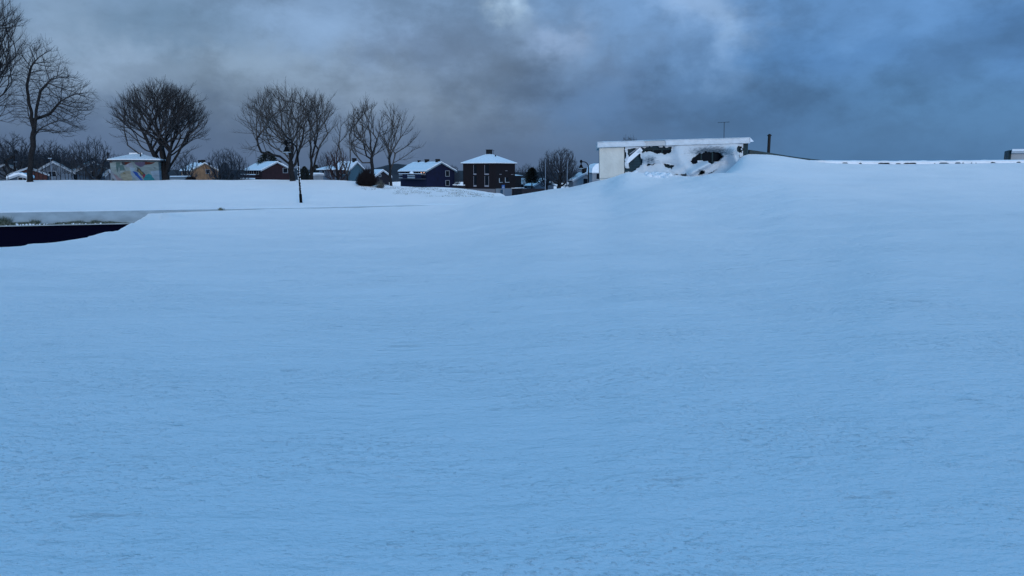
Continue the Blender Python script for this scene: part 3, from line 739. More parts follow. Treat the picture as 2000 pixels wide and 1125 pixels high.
# ---- evergreens
def conifer(name, px, ytop, ybase, Y, wpx, label, seed, c=(.012, .018, .016), n=5200, pw=3.5, low=.05):
    X = xat(px, Y); zb = gz(X, Y) - .1; H = at(px, ytop, Y).z - zb; Rr = wpx / 2 * Y / F; rg = np.random.default_rng(seed)
    root = empty(name, (X, Y, zb), 0, label, 'tree')
    MB().tube([(0, 0, 0), (0, 0, H * .5), (0, 0, H * .97)], [.22, .12, .02], 7).build('trunk', BARK, root)
    t = rg.uniform(0, 1, n); hz = H * (low + (1 - low) * t); a = rg.uniform(0, 6.283, n)
    lim = Rr * np.clip(1.0 - t ** pw, .02, 1) ** .7 * (1 + .25 * np.sin(a * 5 + hz * 2.2)) ; r = lim * rg.uniform(0, 1, n) ** .45
    c0 = np.stack([r * np.cos(a), r * np.sin(a), hz - r * .12], 1)
    s = rg.uniform(.16, .38, n); d = np.stack([np.cos(a), np.sin(a), rg.uniform(-.2, .7, n)], 1); d /= np.linalg.norm(d, axis=1)[:, None]
    sd = np.cross(d, rg.normal(0, 1, (n, 3))); sd /= np.linalg.norm(sd, axis=1)[:, None]
    V = np.stack([c0 - sd * s[:, None] * .3, c0 + sd * s[:, None] * .3, c0 + d * s[:, None] + sd * s[:, None] * .05, c0 + d * s[:, None] - sd * s[:, None] * .05], 1).reshape(-1, 3)
    np_mesh('crown', [(V, np.arange(4 * n).reshape(-1, 4))], mat('needles', c, .9, var=.4), root)
    return root
conifer('spruce', 525, 296, 335, 195, 56, 'broad dark spruce rising behind the maroon house roof', 5, n=12000)
conifer('spruce', 1039, 328, 352, 165, 21, 'dark rounded evergreen in front of the big bare trees by the flagpoles', 6, low=.5, n=3500)
conifer('spruce', 617, 322, 345, 240, 26, 'dark evergreen far behind the twin stemmed tree', 8)
conifer('spruce', 595, 325, 345, 250, 22, 'small dark evergreen far behind the street lamp pole', 9)
conifer('spruce', 440, 318, 345, 190, 26, 'dark low evergreen right of the tan house', 12)
# ---- dark bush on the field
def bush(px, ybase, ytop, Y, wpx, seed, label, c=(.012, .008, .010), n=2600):
    X = xat(px, Y); zb = gz(X, Y) - .05; H = at(px, ytop, Y).z - zb; Rr = wpx / 2 * Y / F; rg = np.random.default_rng(seed)
    Q = [np.zeros(3)]; pr = [-1]; rad = [.05]
    for k in range(n):
        a = rg.uniform(0, 6.283); b = rg.uniform(0, 1) ** .6; e = np.array([math.cos(a) * b * Rr, math.sin(a) * b * Rr, H * math.sqrt(max(.04, 1 - b * b * .9)) * rg.uniform(.5, 1.0 + .35 * rg.random() ** 3)])
        s0 = np.array([e[0] * .2, e[1] * .2, 0]); prev = None
        for t in (0, .35, .7, 1):
            p = s0 * (1 - t) + e * t + np.array([e[0] * .25, e[1] * .25, 0]) * math.sin(t * 3.14) + rg.normal(0, .05, 3) * t
            Q.append(p); pr.append(0 if prev is None else prev); rad.append(.018 * (1 - t * .6)); prev = len(Q) - 1
    Q = np.array(Q); pr = np.array(pr); rad = np.array(rad); sel = np.arange(len(Q)) > 0; sel &= pr > 0
    root = empty('bush', (X, Y, zb), 0, label, 'bush')
    np_mesh('branches', [tubes(Q, pr, rad, sel, 3)], mat('bush_twigs', c, .9), root)
    MB().lathe([(.25, -.2), (.22, .1), (.08, .35)], 8).build('stem', BARK, root, True)
bush(716, 359, 331, 80, 44, 3, 'dense dark round bush alone on the snowy slope before the houses', n=1900)
bush(742, 361, 351, 79, 20, 4, 'pale thin low shrub at the right foot of the dark round bush', (.10, .10, .09), 160)
bush(372, 350, 343, 89, 20, 6, 'low scrubby bush in the snow before the tan house', n=500)
# ------------------------------------------------------------------ houses
def window(root, face, u, z, w, h, fm=None, cross=False):
    """face 'g': gable wall (y=0), u along x;  's': side wall (x=0), u along y"""
    t = .08; fr = MB(); pn = MB()
    def bx(mb, u0, u1, z0, z1, d0, d1):
        if face == 'g': mb.box(u0, u1, -d1, -d0, z0, z1)
        else: mb.box(-d1, -d0, u0, u1, z0, z1)
    bx(fr, u - w/2 - t, u + w/2 + t, z + h/2, z + h/2 + t, .003, .07); bx(fr, u - w/2 - t, u + w/2 + t, z - h/2 - t, z - h/2, .003, .09)
    bx(fr, u - w/2 - t, u - w/2, z - h/2, z + h/2, .003, .07); bx(fr, u + w/2, u + w/2 + t, z - h/2, z + h/2, .003, .07)
    if cross: bx(fr, u - .03, u + .03, z - h/2, z + h/2, .024, .06)
    bx(pn, u - w/2, u + w/2, z - h/2, z + h/2, .004, .022)
    f = fr.build('window', fm or WFRAME, root); pn.build('pane', GLASS, f); return f
def house(name, label, pxl, pxc, pxr, yeave, yridge, D, alpha, wallm, trim=None, roof='gable', chim=(), gwin=(), swin=(), over=.45, snow=.22, cat='house', base=None, hipend=False, sm_=None):
    c = at(pxc, 340, D); zb = gz(c.x, D) - .3 if base is None else base
    Wd = (pxr - pxc) / F * D / math.cos(alpha); Ln = (pxc - pxl) / F * D / math.sin(alpha)
    Wd = Wd * (1 + .5 * Wd * math.sin(alpha) / D); Ln = Ln * (1 + .8 * Ln * math.cos(alpha) / D)
    ze = at(pxc, yeave, D).z - zb; zr = at(pxc, yridge, D + .5 * Wd * math.sin(alpha)).z - zb
    root = empty(name, (c.x, D, zb), alpha, label, cat)
    if roof == 'gable':
        MB().prism_y([(0, 0), (Wd, 0), (Wd, ze), (Wd/2, zr), (0, ze)], 0, Ln).build('wall', wallm, root)
        sl = (zr - ze) / (Wd / 2); o = over; t = .12
        def chev(a, b): return [(-o, ze - o*sl + a), (Wd/2, zr + a), (Wd + o, ze - o*sl + a), (Wd + o, ze - o*sl + b), (Wd/2, zr + b), (-o, ze - o*sl + b)]
        rf = MB().prism_y(chev(.01, t), -o, Ln + o).build('roof', ROOFD, root)
        sm = MB(); n = 14; pl = []
        sn = snow
        V = []; ny = 10
        prof = [(-o - .04, ze - o*sl + t + .005), (-o + .06, ze - o*sl + t + sn + .06*sl)] + [(-o + (Wd/2 + o) * k/6, ze - o*sl + (Wd/2 + o) * k/6 * sl + t + sn * (1 + .25 * math.sin(k * 2.1))) for k in range(1, 6)]
        prof += [(Wd/2, zr + t + sn * .85)]
        prof = prof + [(Wd - x, z) for x, z in reversed(prof[:-1])]
        low = [(Wd + o + .04, ze - o*sl + t + .004), (Wd/2, zr + t + .004)]
        sm.prism_y(prof + [(Wd/2, zr + t + .004)], -o + .03, Ln + o - .03).build('snow_layer', sm_ or RSNOW, rf)
        tb = MB(); tt = .26
        tb.prism_y([(-o, ze - o*sl - tt*.6), (Wd/2, zr - tt*.6), (Wd + o, ze - o*sl - tt*.6), (Wd + o, ze - o*sl + t), (Wd/2, zr + t), (-o, ze - o*sl + t)], -o - .04, -o - .003)
        tb.build('verge_board', trim or WFRAME, root)
        for (u, hh, w) in chim:
            x0 = Wd / 2; q = MB().box(x0 - w/2, x0 + w/2, u*Ln - w/2, u*Ln + w/2, zr - .3, zr + hh); q.box(x0 - w/2 - .05, x0 + w/2 + .05, u*Ln - w/2 - .05, u*Ln + w/2 + .05, zr + hh + .002, zr + hh + .1)
            q.build('chimney', BRICKD, rf)
    else:
        MB().box(0, Wd, 0, Ln, 0, ze).build('wall', wallm, root); o = over
        def hip(a, b, ex):
            rl = max(0, (Ln - Wd) / 2) if Ln > Wd else 0; rw_ = max(0, (Wd - Ln) / 2)
            V = [(-o-ex, -o-ex, ze + a), (Wd+o+ex, -o-ex, ze + a), (Wd+o+ex, Ln+o+ex, ze + a), (-o-ex, Ln+o+ex, ze + a)]
            V += [(x, y, ze + b) for x, y, _ in V[:4]]
            V += [(Wd/2 - rw_ - .01, Ln/2 - rl - .01, zr + b), (Wd/2 + rw_ + .01, Ln/2 - rl - .01, zr + b), (Wd/2 + rw_ + .01, Ln/2 + rl + .01, zr + b), (Wd/2 - rw_ - .01, Ln/2 + rl + .01, zr + b)]
            return V, [(3, 2, 1, 0), (0, 1, 5, 4), (1, 2, 6, 5), (2, 3, 7, 6), (3, 0, 4, 7), (4, 5, 9, 8), (5, 6, 10, 9), (6, 7, 11, 10), (7, 4, 8, 11), (8, 9, 10, 11)]
        rf = MB().add(*hip(.01, .14, 0)).build('roof', ROOFD, root)
        v, f = hip(.145, .15 + snow, .0); MB().add(v, f).build('snow_layer', RSNOW, rf)
        for (u, hh, w) in chim:
            q = MB().box(Wd*u - w/2, Wd*u + w/2, Ln/2 - w/2, Ln/2 + w/2, zr - .5, zr + hh); q.box(Wd*u - w/2 - .06, Wd*u + w/2 + .06, Ln/2 - w/2 - .06, Ln/2 + w/2 + .06, zr + hh + .002, zr + hh + .12)
            q.build('chimney', BRICKD, rf)
    for (u, y, w, h) in gwin: window(root, 'g', u * Wd, at(pxc, y, D + u * Wd * math.sin(alpha)).z - zb, w, h)
    for (u, y, w, h) in swin: window(root, 's', u * Ln, at(pxc, y, D + u * Ln * math.cos(alpha)).z - zb, w, h)
    root['_'] = 0; del root['_']
    return root, Wd, Ln, ze, zr, zb
TAN = boards('tan_cladding', (.22, .13, .075), (.11, .07, .04), .2, 'Z')
MAROON = boards('maroon_cladding', (.022, .008, .013), (.009, .004, .006), .2)
NAVYW = boards('navy_cladding', (.003, .006, .032), (.002, .004, .018), .2)
TEAL = mat('teal_render', (.045, .10, .14), .8, var=.08)
GREYW = mat('grey_render', (.10, .13, .17), .8, var=.2, vscale=1)
GREYD = mat('dull_blue_render', (.05, .085, .13), .8, var=.2, vscale=1)
PALEW = mat('pale_render', (.20, .23, .27), .8, var=.1, vscale=1)
REDB = boards('dark_red_cladding', (.008, .0032, .0055), (.003, .0013, .002), .25)
BLACKW = boards('black_cladding', (.010, .010, .018), (.004, .004, .008), .2)
CABIN = boards('dark_red_cabin_cladding', (.05, .015, .014), (.02, .007, .006), .2)
PATCHY = mat('thin_patchy_snow', (.50, .55, .60), .8, c2=(.10, .12, .15), vscale=1.1)
house('white_house', 'pale gabled house with snow roof cut by the left edge', -40, -22, 26, 337, 321, 150, R(30), GREYW, gwin=[(.75, 345, 1, 1)], sm_=PATCHY)
house('cabin', 'dark red cabin with snow dusted roof behind the lone trunk', -2, 20, 72, 341, 328, 142, R(30), CABIN, snow=.1, gwin=[(.3, 343, .9, .8)], sm_=PATCHY)
house('garage', 'low blue grey garage under a round snow cap near the lone trunk', 6, 20, 46, 347.5, 342, 105, R(25), GREYD, cat='garage', snow=.3, gwin=[(.55, 349.5, .5, .35), (.8, 349.5, .35, .3)])
house('grey_house', 'large grey house with a broad snowy gable behind the sapling row', 50, 68, 124, 337, 317, 145, R(28), GREYW, gwin=[(.45, 340, 1.2, 1.0)], swin=[(.4, 342, 1, 1)], sm_=PATCHY)
house('blue_house', 'grey blue house with snowy roof left of the painted kiosk', 120, 150, 196, 334, 317, 150, R(38), GREYD, chim=[(.3, .8, .8)], gwin=[(.5, 340, 1, 1)], swin=[(.3, 342, 1, 1), (.7, 342, 1, 1)], sm_=PATCHY)
house('shed', 'little snow covered shed touching the left side of the painted kiosk', 195, 206, 218, 343, 335, 100, R(35), GREYW, cat='shed', snow=.25, over=.2, sm_=PATCHY)
house('tan_house', 'tan clad house with a snowy roof and two dark chimneys', 334, 374, 412, 333, 319, 200, R(40), TAN, trim=mat('tan_trim', (.35, .33, .30), .7), chim=[(.06, .85, .85), (.38, .8, .85)], gwin=[(.62, 335, 1.0, 1.0)], swin=[(.5, 338, 1.4, 1), (.8, 338, 1.2, 1)])
mh_ = house('maroon_house', 'maroon wooden house with a long snowy roof before the dark spruce', 455, 512, 558, 332, 317, 185, R(38), MAROON, chim=[], gwin=[(.78, 333, 1.1, 1.1)], swin=[(.25, 337, 1.3, 1), (.55, 337, 1.3, 1), (.8, 337, 1.3, 1)])
house('teal_house', 'grey house with plain teal gable wall and one dark chimney', 648, 683, 704, 331, 317, 180, R(52), TEAL, chim=[(.12, .9, .75)], swin=[(.3, 336, 1.2, 1), (.65, 336, 1.2, 1)])
house('low_wing', 'low hip roofed bungalow at the left side of the teal house', 618, 640, 662, 333, 326, 172, R(45), GREYW, roof='hip', cat='bungalow', gwin=[(.3, 338, .9, 1.2), (.7, 338, .9, 1.2)], swin=[(.5, 338, .9, 1.2)])
house('flat_shed', 'low pale flat building between the twin stemmed tree and the bungalow', 603, 612, 628, 342, 341, 150, R(35), PALEW, cat='shed', snow=.25, over=.15)
house('black_cabin', 'small black cabin with a snowy gable right of the dark round bush', 712, 734, 757, 343, 333, 140, R(30), BLACKW, cat='cabin', snow=.14, gwin=[(.3, 343, .35, .3)])
nh = house('navy_house', 'navy blue wooden house with a row of dark chimneys', 774, 833, 883, 334, 318, 165, R(40), NAVYW, trim=mat('slate_trim', (.16, .22, .28), .7),
   chim=[(.10, .75, .75), (.50, .75, .75), (.80, .55, .5)], gwin=[(.74, 339, .95, 1.15), (.74, 357.5, .95, 1.1)], swin=[(.07, 337, .5, .9), (.16, 337, .5, .9), (.34, 337, 1.0, .9), (.55, 337, 1.2, .9), (.75, 337, 1.2, .9)])
root, Wd, Ln, ze, zr, zb = mh_; zbal = at(512, 346, 185).z - zb
bo = MB().box(-1.5, -.01, Ln*.05, Ln*.95, zbal - .15, zbal).build('balcony', mat('porch_wood', (.03, .015, .02), .8), root)
q = MB().box(-1.56, -1.5, Ln*.05, Ln*.95, zbal + .01, zbal + .55); q.build('railing', MAROON, bo)
q = MB().box(-1.62, -1.4, Ln*.05, Ln*.55, zbal + .56, zbal + .74).box(-1.62, -1.4, Ln*.6, Ln*.95, zbal + .56, zbal + .80).box(-1.7, -1.57, Ln*.05, Ln*.9, zbal - .5, zbal - .2); q.build('snow_cap', RSNOW, bo)
# balcony of the navy house
root, Wd, Ln, ze, zr, zb = nh
zbal = at(833, 349, 163).z - zb
b = MB().box(-1.3, -.01, Ln*.02, Ln*.86, zbal - .15, zbal); bo = b.build('balcony', mat('balcony_wood', (.06, .07, .09), .8), root)
q = MB()
for (a, c_) in ((.02, .24), (.53, .72)): q.box(-1.34, -1.27, Ln*a, Ln*c_, zbal + .01, zbal + 1.0)
q.build('parapet', NAVYW, bo)
q = MB().box(-1.36, -1.25, Ln*.245, Ln*.525, zbal + .05, zbal + .35); q.box(-1.36, -1.25, Ln*.245, Ln*.525, zbal + .5, zbal + .75)
q.box(-1.36, -1.25, Ln*.725, Ln*.86, zbal + .05, zbal + .22); q.box(-1.36, -1.25, Ln*.725, Ln*.86, zbal + .7, zbal + .85)
q.build('railing', WFRAME, bo)
q = MB().box(-1.38, -1.0, Ln*.02, Ln*.86, zbal + 1.01, zbal + 1.13); q.lathe([(.5, 0), (.45, .2), (.2, .42), (.02, .45)], 10, (-1.1, Ln*.4, zbal + 1.13)); q.build('snow_cap', RSNOW, bo)
for u in (.07, .17):
    lm = mat('warm_lamp', (1, .6, .4)); lm.node_tree.nodes['Principled BSDF'].inputs['Emission Color'].default_value = (1, .55, .4, 1); lm.node_tree.nodes['Principled BSDF'].inputs['Emission Strength'].default_value = .7
    MB().lathe([(.03, -.12), (.13, -.04), (.13, .06), (.03, .14)], 8, (-.16, Ln*u, at(833, 337, 167).z - zb)).build('window_lamp', lm, root)
# dark red two storey house
hr, Wd, Ln, ze, zr, zb = house('dark_red_house', 'dark red two storey house with snowy hipped roof and square chimney', 904, 968, 1005, 320, 301.5, 157, R(60), REDB, roof='hip', chim=[(.5, .95, 1.0)], over=.35, snow=.16, base=None)
zz = lambda y: at(968, y, 157).z - zb
pw = PALEW
MB().box(-.03, -.004, .15, Ln - .15, 0.02, zz(369)).build('plinth', mat('plinth', (.16, .16, .18), .9), hr)
MB().box(-.06, Wd + .03, -.05, -.004, -.4, zz(368.5)).build('basement_wall', PALEW, hr)
def strip(u0, u1, y0, y1, face='s', mname=WFRAME, nm='window_trim'):
    q = MB()
    if face == 's': q.box(-.10, -.012, u0*Ln, u1*Ln, zz(y1), zz(y0))
    else: q.box(u0*Wd, u1*Wd, -.10, -.012, zz(y1), zz(y0))
    return q.build(nm, mname, hr)
TRIM = mat('weathered_trim', (.26, .26, .30), .8)
for (u0, u1) in ((.58, .67), (.20, .33)):
    for (ya, yb, yc) in ((322, 339, 341.5), (344, 362, 365)):
        q = MB().box(-.03, -.010, u0*Ln, u1*Ln, zz(yb), zz(ya)); w = q.build('window', GLASS, hr)
        s1 = MB().box(-.11, -.035, u0*Ln, u1*Ln, zz(yc), zz(yb)); s1.box(-.07, -.035, (u1 - .008)*Ln, u1*Ln, zz(yb), zz(ya))
        if u0 < .5 and ya > 340: s1.box(-.07, -.035, u0*Ln, (u0 + .008)*Ln, zz(yb), zz(ya))
        s1.build('frame', TRIM, w)
for (u, ya, yb, w_) in ((.18, 348, 356, .10), (.48, 347, 356, .16)):
    q = MB().box(u*Wd, (u + w_)*Wd, -.03, -.010, zz(yb), zz(ya)); w = q.build('window', GLASS, hr)
    MB().box((u - .02)*Wd, (u + .01)*Wd, -.07, -.034, zz(yb), zz(ya)).box((u - .02)*Wd, (u + w_ + .05)*Wd, -.10, -.034, zz(yb) - .12, zz(yb)).build('frame', WFRAME, w)
for (u, y_) in ((.18, 341), (.48, 334), (.78, 341.5)):
    MB().box(u*Wd, (u + .1)*Wd, -.10, -.012, zz(y_), zz(y_ - 1)).build('sill', TRIM, hr)
MB().box(.42*Wd, .80*Wd, -.10, -.055, -.35, zz(370)).build('garage_door', mat('grey_door', (.16, .22, .30), .7), hr)
MB().box(.22*Wd, .34*Wd, -.10, -.055, -.35, zz(371)).build('door', mat('blue_door', (.03, .08, .14), .7), hr)
# annex
q = MB().box(Wd*.97, Wd*1.62, 1.3, Ln - .6, -.2, zz(345)).build('annex', REDB, hr)
MB().add([(Wd*.97, 1.0, zz(343.5)), (Wd*1.68, 1.0, zz(343.5)), (Wd*1.68, Ln - .4, zz(343.5)), (Wd*.97, Ln - .4, zz(343.5)), (Wd*.97, 2.4, zz(337)), (Wd*1.5, 2.4, zz(341)), (Wd*1.5, Ln - 1.5, zz(341)), (Wd*.97, Ln - 1.5, zz(337))],
   [(3, 2, 1, 0), (0, 1, 5, 4), (1, 2, 6, 5), (2, 3, 7, 6), (3, 0, 4, 7), (4, 5, 6, 7)]).build('snow_layer', RSNOW, q)
MB().box(Wd*.83, Wd*1.35, -.5, 1.2, -.6, zz(369.5)).build('carport', BLACKW, hr)
MB().box(Wd*.80, Wd*1.38, -.55, 1.25, zz(369.4), zz(368)).build('carport_roof', RSNOW, hr)
MB().tube([(Wd*.72, Ln*.5, zr - .8), (Wd*.72, Ln*.5, zr + 1.0)], .03, 5).tube([(Wd*.72 - .4, Ln*.5, zr + .9), (Wd*.72 + .4, Ln*.5, zr + .9)], .02, 4).build('antenna', BLACK, hr)
MB().tube([(Wd*.5, Ln*.5 - 1.6, zr - 1.2), (Wd*.5, Ln*.5 - 1.6, zr - .1)], .12, 8).build('vent_pipe', BLACK, hr)
# distant pale houses near the big tree
house('white_house', 'low white house with snowy roof just right of the dark red house', 1004, 1036, 1058, 359, 350.5, 190, R(50), PALEW, swin=[(.25, 364, 1.2, 1), (.5, 364, 1.2, 1), (.75, 364, 1.2, 1)])
house('grey_hall', 'plain grey gabled hall behind the flagpoles', 1030, 1044, 1082, 362, 350, 170, R(25), GREYW, cat='hall', snow=.1)
house('pale_house', 'pale gabled house with one window under the second street lamp', 1112, 1120, 1166, 352, 339, 150, R(25), PALEW, snow=.15, chim=[(.05, 1.0, .8)], gwin=[(.52, 354, 1.0, 1.1)])
# mansard house
mh, Wd, Ln, ze, zr, zb = house('mansard_house', 'white house with a rounded snowy upper roof beside the flat roofed building', 1150, 1157, 1190, 337.5, 337, 140, R(20), PALEW, cat='house', over=.12, snow=.1, gwin=[(.35, 344, .8, 1.1)])
MB().prism_y([(-.3, ze + .02), (-.15, ze + .9), (.5, ze + 1.6), (1.2, ze + 1.75), (Wd - 1.2, ze + 1.75), (Wd - .5, ze + 1.6), (Wd + .15, ze + .9), (Wd + .3, ze + .02)], -.35, Ln).build('snowy_mansard_roof', RSNOW, mh)
# low walls and fences
def low_wall(name, label, p0, p1, Y0, Y1, h, th, m, cap=True, cat='fence'):
    a = Vector((xat(p0, Y0), Y0, 0)); b_ = Vector((xat(p1, Y1), Y1, 0)); ln = (b_ - a).length; z0 = gz(a.x, a.y) ; z1 = gz(b_.x, b_.y)
    r = empty(name, (a.x, a.y, z0), math.atan2(b_.y - a.y, b_.x - a.x), label, cat); dz = z1 - z0; n = max(2, int(ln / 2.5))
    q = MB()
    for i in range(n + 1):
        t = i / n; q.box(ln*t - .07, ln*t + .07, -.07, .07, -.6 + dz*t, h + .06 + dz*t)
    q.build('posts', m, r)
    V = [(0, -th/2, -.3), (ln, -th/2, -.3 + dz), (ln, th/2, -.3 + dz), (0, th/2, -.3), (0, -th/2, h), (ln, -th/2, h + dz), (ln, th/2, h + dz), (0, th/2, h)]
    MB().add(V, [(0, 3, 2, 1), (4, 5, 6, 7), (0, 1, 5, 4), (1, 2, 6, 5), (2, 3, 7, 6), (3, 0, 4, 7)]).build('panel', m, r)
    if cap:
        V = [(x, y * 1.8, z + (h + .065 if z < 0 + dz*(x > 0) else .12 + .065)) for x, y, z in V]
        V = [(0, -th, h + .065), (ln, -th, h + .065 + dz), (ln, th, h + .065 + dz), (0, th, h + .065), (0, -th*.7, h + .2), (ln, -th*.7, h + .2 + dz), (ln, th*.7, h + .2 + dz), (0, th*.7, h + .2)]
        MB().add(V, [(0, 3, 2, 1), (4, 5, 6, 7), (0, 1, 5, 4), (1, 2, 6, 5), (2, 3, 7, 6), (3, 0, 4, 7)]).build('snow_cap', RSNOW, r)
    return r
def fence_y(name, label, p0, p1, Y, ytop, m, cap=True):
    a = xat(p0, Y); hz = at(p0, ytop, Y).z - gz(a, Y); return low_wall(name, label, p0, p1, Y, Y, hz, .12, m, cap)
fence_y('fence', 'dark low fence with a snow cap between the navy and the dark red house', 884, 908, 160, 362, BLACKW)
fence_y('fence', 'dark low fence running right from the dark red house to the flagpoles', 1020, 1068, 152, 369, BLACKW, False)
fence_y('fence', 'pale low fence under the tan house at the field edge', 332, 372, 120, 346, mat('grey_fence', (.16, .19, .22), .8))
# ------------------------------------------------------------------ painted kiosk
KY = 90; kc = at(271, 352, KY); kz = gz(kc.x, KY) - .15
ki = empty('painted_kiosk', (kc.x, KY, kz), R(14), 'six sided kiosk with a pastel mural on its walls and snowy hipped roof', 'kiosk')
KR = 48.5 * KY / F; kh = at(268, 315.5, KY).z - kz; NS = 6
PAL = dict(g=(.26, .33, .34), t=(.03, .20, .26), w=(.30, .34, .40), s=(.33, .40, .40), p=(.28, .22, .25), r=(.12, .03, .02), b=(.02, .09, .38), c=(.03, .25, .30), y=(.20, .16, .06), k=(.05, .06, .07), m=(.30, .03, .07), o=(.34, .34, .27), d=(.10, .18, .18), v=(.14, .12, .2), l=(.30, .40, .50))
PAL = {k: tuple(min(.9, c * .62) for c in v) for k, v in PAL.items()}
# mural shapes in (u across 0..100, v down 0..100) of the seen half
MUR = [('g', [(0, 0), (100, 0), (100, 100), (0, 100)]), ('t', [(0, 0), (6, 0), (7, 40), (5, 100), (0, 100)]), ('l', [(2, 40), (5, 30), (5, 92), (3, 100), (1, 80)]),
 ('r', [(5, 0), (21, 0), (20, 5), (6, 6)]), ('v', [(6, 6), (12, 8), (9, 30), (5, 32)]), ('w', [(5, 38), (11, 20), (18, 50), (24, 75), (30, 100), (18, 100), (12, 70), (8, 45)]),
 ('s', [(14, 6), (30, 4), (27, 50), (33, 75), (24, 70), (14, 40), (12, 20)]), ('d', [(28, 4), (40, 4), (33, 30), (29, 60), (27, 30)]), ('p', [(18, 62), (26, 70), (36, 88), (42, 100), (26, 100), (18, 76)]),
 ('w', [(16, 55), (20, 66), (28, 100), (24, 100), (14, 68)]), ('k', [(6, 66), (11, 78), (8, 92), (4, 96)]), ('y', [(5, 68), (8, 78), (7, 86), (5, 88)]), ('k', [(17, 82), (20, 92), (22, 100), (16, 100)]),
 ('d', [(34, 20), (44, 18), (47, 44), (36, 48)]), ('r', [(44, 3), (62, 3), (56, 12), (50, 18), (46, 14)]), ('k', [(40, 3), (47, 3), (49, 20), (42, 18)]),
 ('w', [(50, 20), (60, 6), (64, 10), (64, 30), (56, 32), (48, 28)]), ('s', [(46, 30), (60, 32), (60, 48), (50, 50)]), ('o', [(36, 54), (50, 48), (60, 46), (61, 100), (42, 100), (36, 80)]),
 ('y', [(40, 55), (46, 58), (47, 64), (42, 60)]), ('s', [(36, 48), (48, 48), (40, 58), (35, 60)]), ('l', [(58, 30), (66, 34), (66, 60), (74, 92), (70, 100), (60, 70)]),
 ('b', [(63, 48), (68, 52), (76, 96), (73, 98), (70, 84), (65, 62)]), ('k', [(69, 28), (72, 34), (79, 66), (78, 74), (75, 76), (69, 46)]), ('y', [(70, 36), (73, 44), (77, 66), (74, 66)]),
 ('v', [(66, 5), (82, 3), (80, 20), (74, 30), (68, 20)]), ('r', [(80, 3), (94, 3), (88, 14), (80, 18)]), ('g', [(76, 30), (90, 10), (98, 12), (100, 50), (84, 60), (80, 60)]),
 ('m', [(75, 70), (79, 66), (79, 76), (77, 90)]), ('c', [(79, 72), (84, 62), (88, 72), (92, 100), (77, 100), (77, 90)]), ('l', [(86, 50), (98, 46), (100, 100), (92, 100), (88, 70)]), ('k', [(90, 30), (96, 34), (93, 37)])]
def inpoly(u, v, P):
    ins = np.zeros(u.shape, bool); n = len(P)
    for i in range(n):
        x0, y0 = P[i]; x1, y1 = P[(i+1) % n]
        if y0 == y1: continue
        c = ((y0 > v) != (y1 > v)) & (u < (x1 - x0) * (v - y0) / (y1 - y0) + x0); ins ^= c
    return ins
ring = [(KR * math.cos(math.pi * 2 * (k + .5) / NS), KR * math.sin(math.pi * 2 * (k + .5) / NS)) for k in range(NS)]
V = []; cols = []; Fq = []; nu, nv = 90, 90
rz = R(14); cr, sr = math.cos(rz), math.sin(rz)
for s_ in range(NS):
    x0, y0 = ring[s_]; x1, y1 = ring[(s_+1) % NS]; k0 = len(V)
    for j in range(nv + 1):
        for i in range(nu + 1):
            x = x0 + (x1-x0)*i/nu; y = y0 + (y1-y0)*i/nu; V.append((x, y, kh * j / nv))
    for j in range(nv):
        for i in range(nu): a = k0 + j*(nu+1) + i; Fq.append((a, a+1, a+nu+2, a+nu+1))
Vn = np.array(V); wx = Vn[:, 0]*cr - Vn[:, 1]*sr
uu = (wx / KR * .5 + .5) * 100; vv = 100 - (Vn[:, 2] - .15) / (kh - .15) * 100
uj = uu + fbm(uu * .1, vv * .1, 3, 3) * 1.2; vj = vv + fbm(uu * .1 + 9, vv * .1, 3, 6) * 3
C = np.tile(np.array(PAL['g']), (len(V), 1))
for (k, P) in MUR: C[inpoly(uj, vj, P)] = PAL[k]
C = C * (1 + fbm(uu * .15, vv * .12, 3, 12)[:, None] * .35)
o = mesh('wall', V, Fq, None, ki)
ca = o.data.color_attributes.new('mural', 'FLOAT_COLOR', 'POINT'); ca.data.foreach_set('color', np.concatenate([C, np.ones((len(V), 1))], 1).astype(np.float32).ravel())
mm = mat('mural_paint', (.4, .4, .4), .8); an = mm.node_tree.nodes.new('ShaderNodeAttribute'); an.attribute_name = 'mural'
mm.node_tree.links.new(an.outputs['Color'], mm.node_tree.nodes['Principled BSDF'].inputs['Base Color']); o.data.materials.append(mm)
def conepoly(r0, z0, r1, z1, zz0):
    Vv = []; 
    for r_, z_ in ((r0, zz0), (r0, z0), (r1, z1)):
        Vv += [(r_*math.cos(math.pi*2*(k+.5)/NS), r_*math.sin(math.pi*2*(k+.5)/NS), z_) for k in range(NS)]
    Ff = [tuple(range(NS-1, -1, -1)), tuple(range(2*NS, 3*NS))]
    for l in range(2): Ff += [(l*NS+k, l*NS+(k+1) % NS, (l+1)*NS+(k+1) % NS, (l+1)*NS+k) for k in range(NS)]
    return Vv, Ff
kt = at(268, 300.5, KY).z - kz
rf = MB().add(*conepoly(KR*1.12, kh + .14, .6, kt - .16, kh + .01)).build('roof', ROOFD, ki)
MB().add(*conepoly(KR*1.10, kh + .27, .55, kt, kh + .145)).build('snow_layer', RSNOW, rf)
MB().tube([(.75, -1.6, kh + .2), (.75, -1.6, kh + 1.0)], .07, 8).build('flue', BLACK, rf)
MB().box(-.75, .7, -.3, .3, kt - .05, kt + .12).build('ridge_cap', RSNOW, rf)
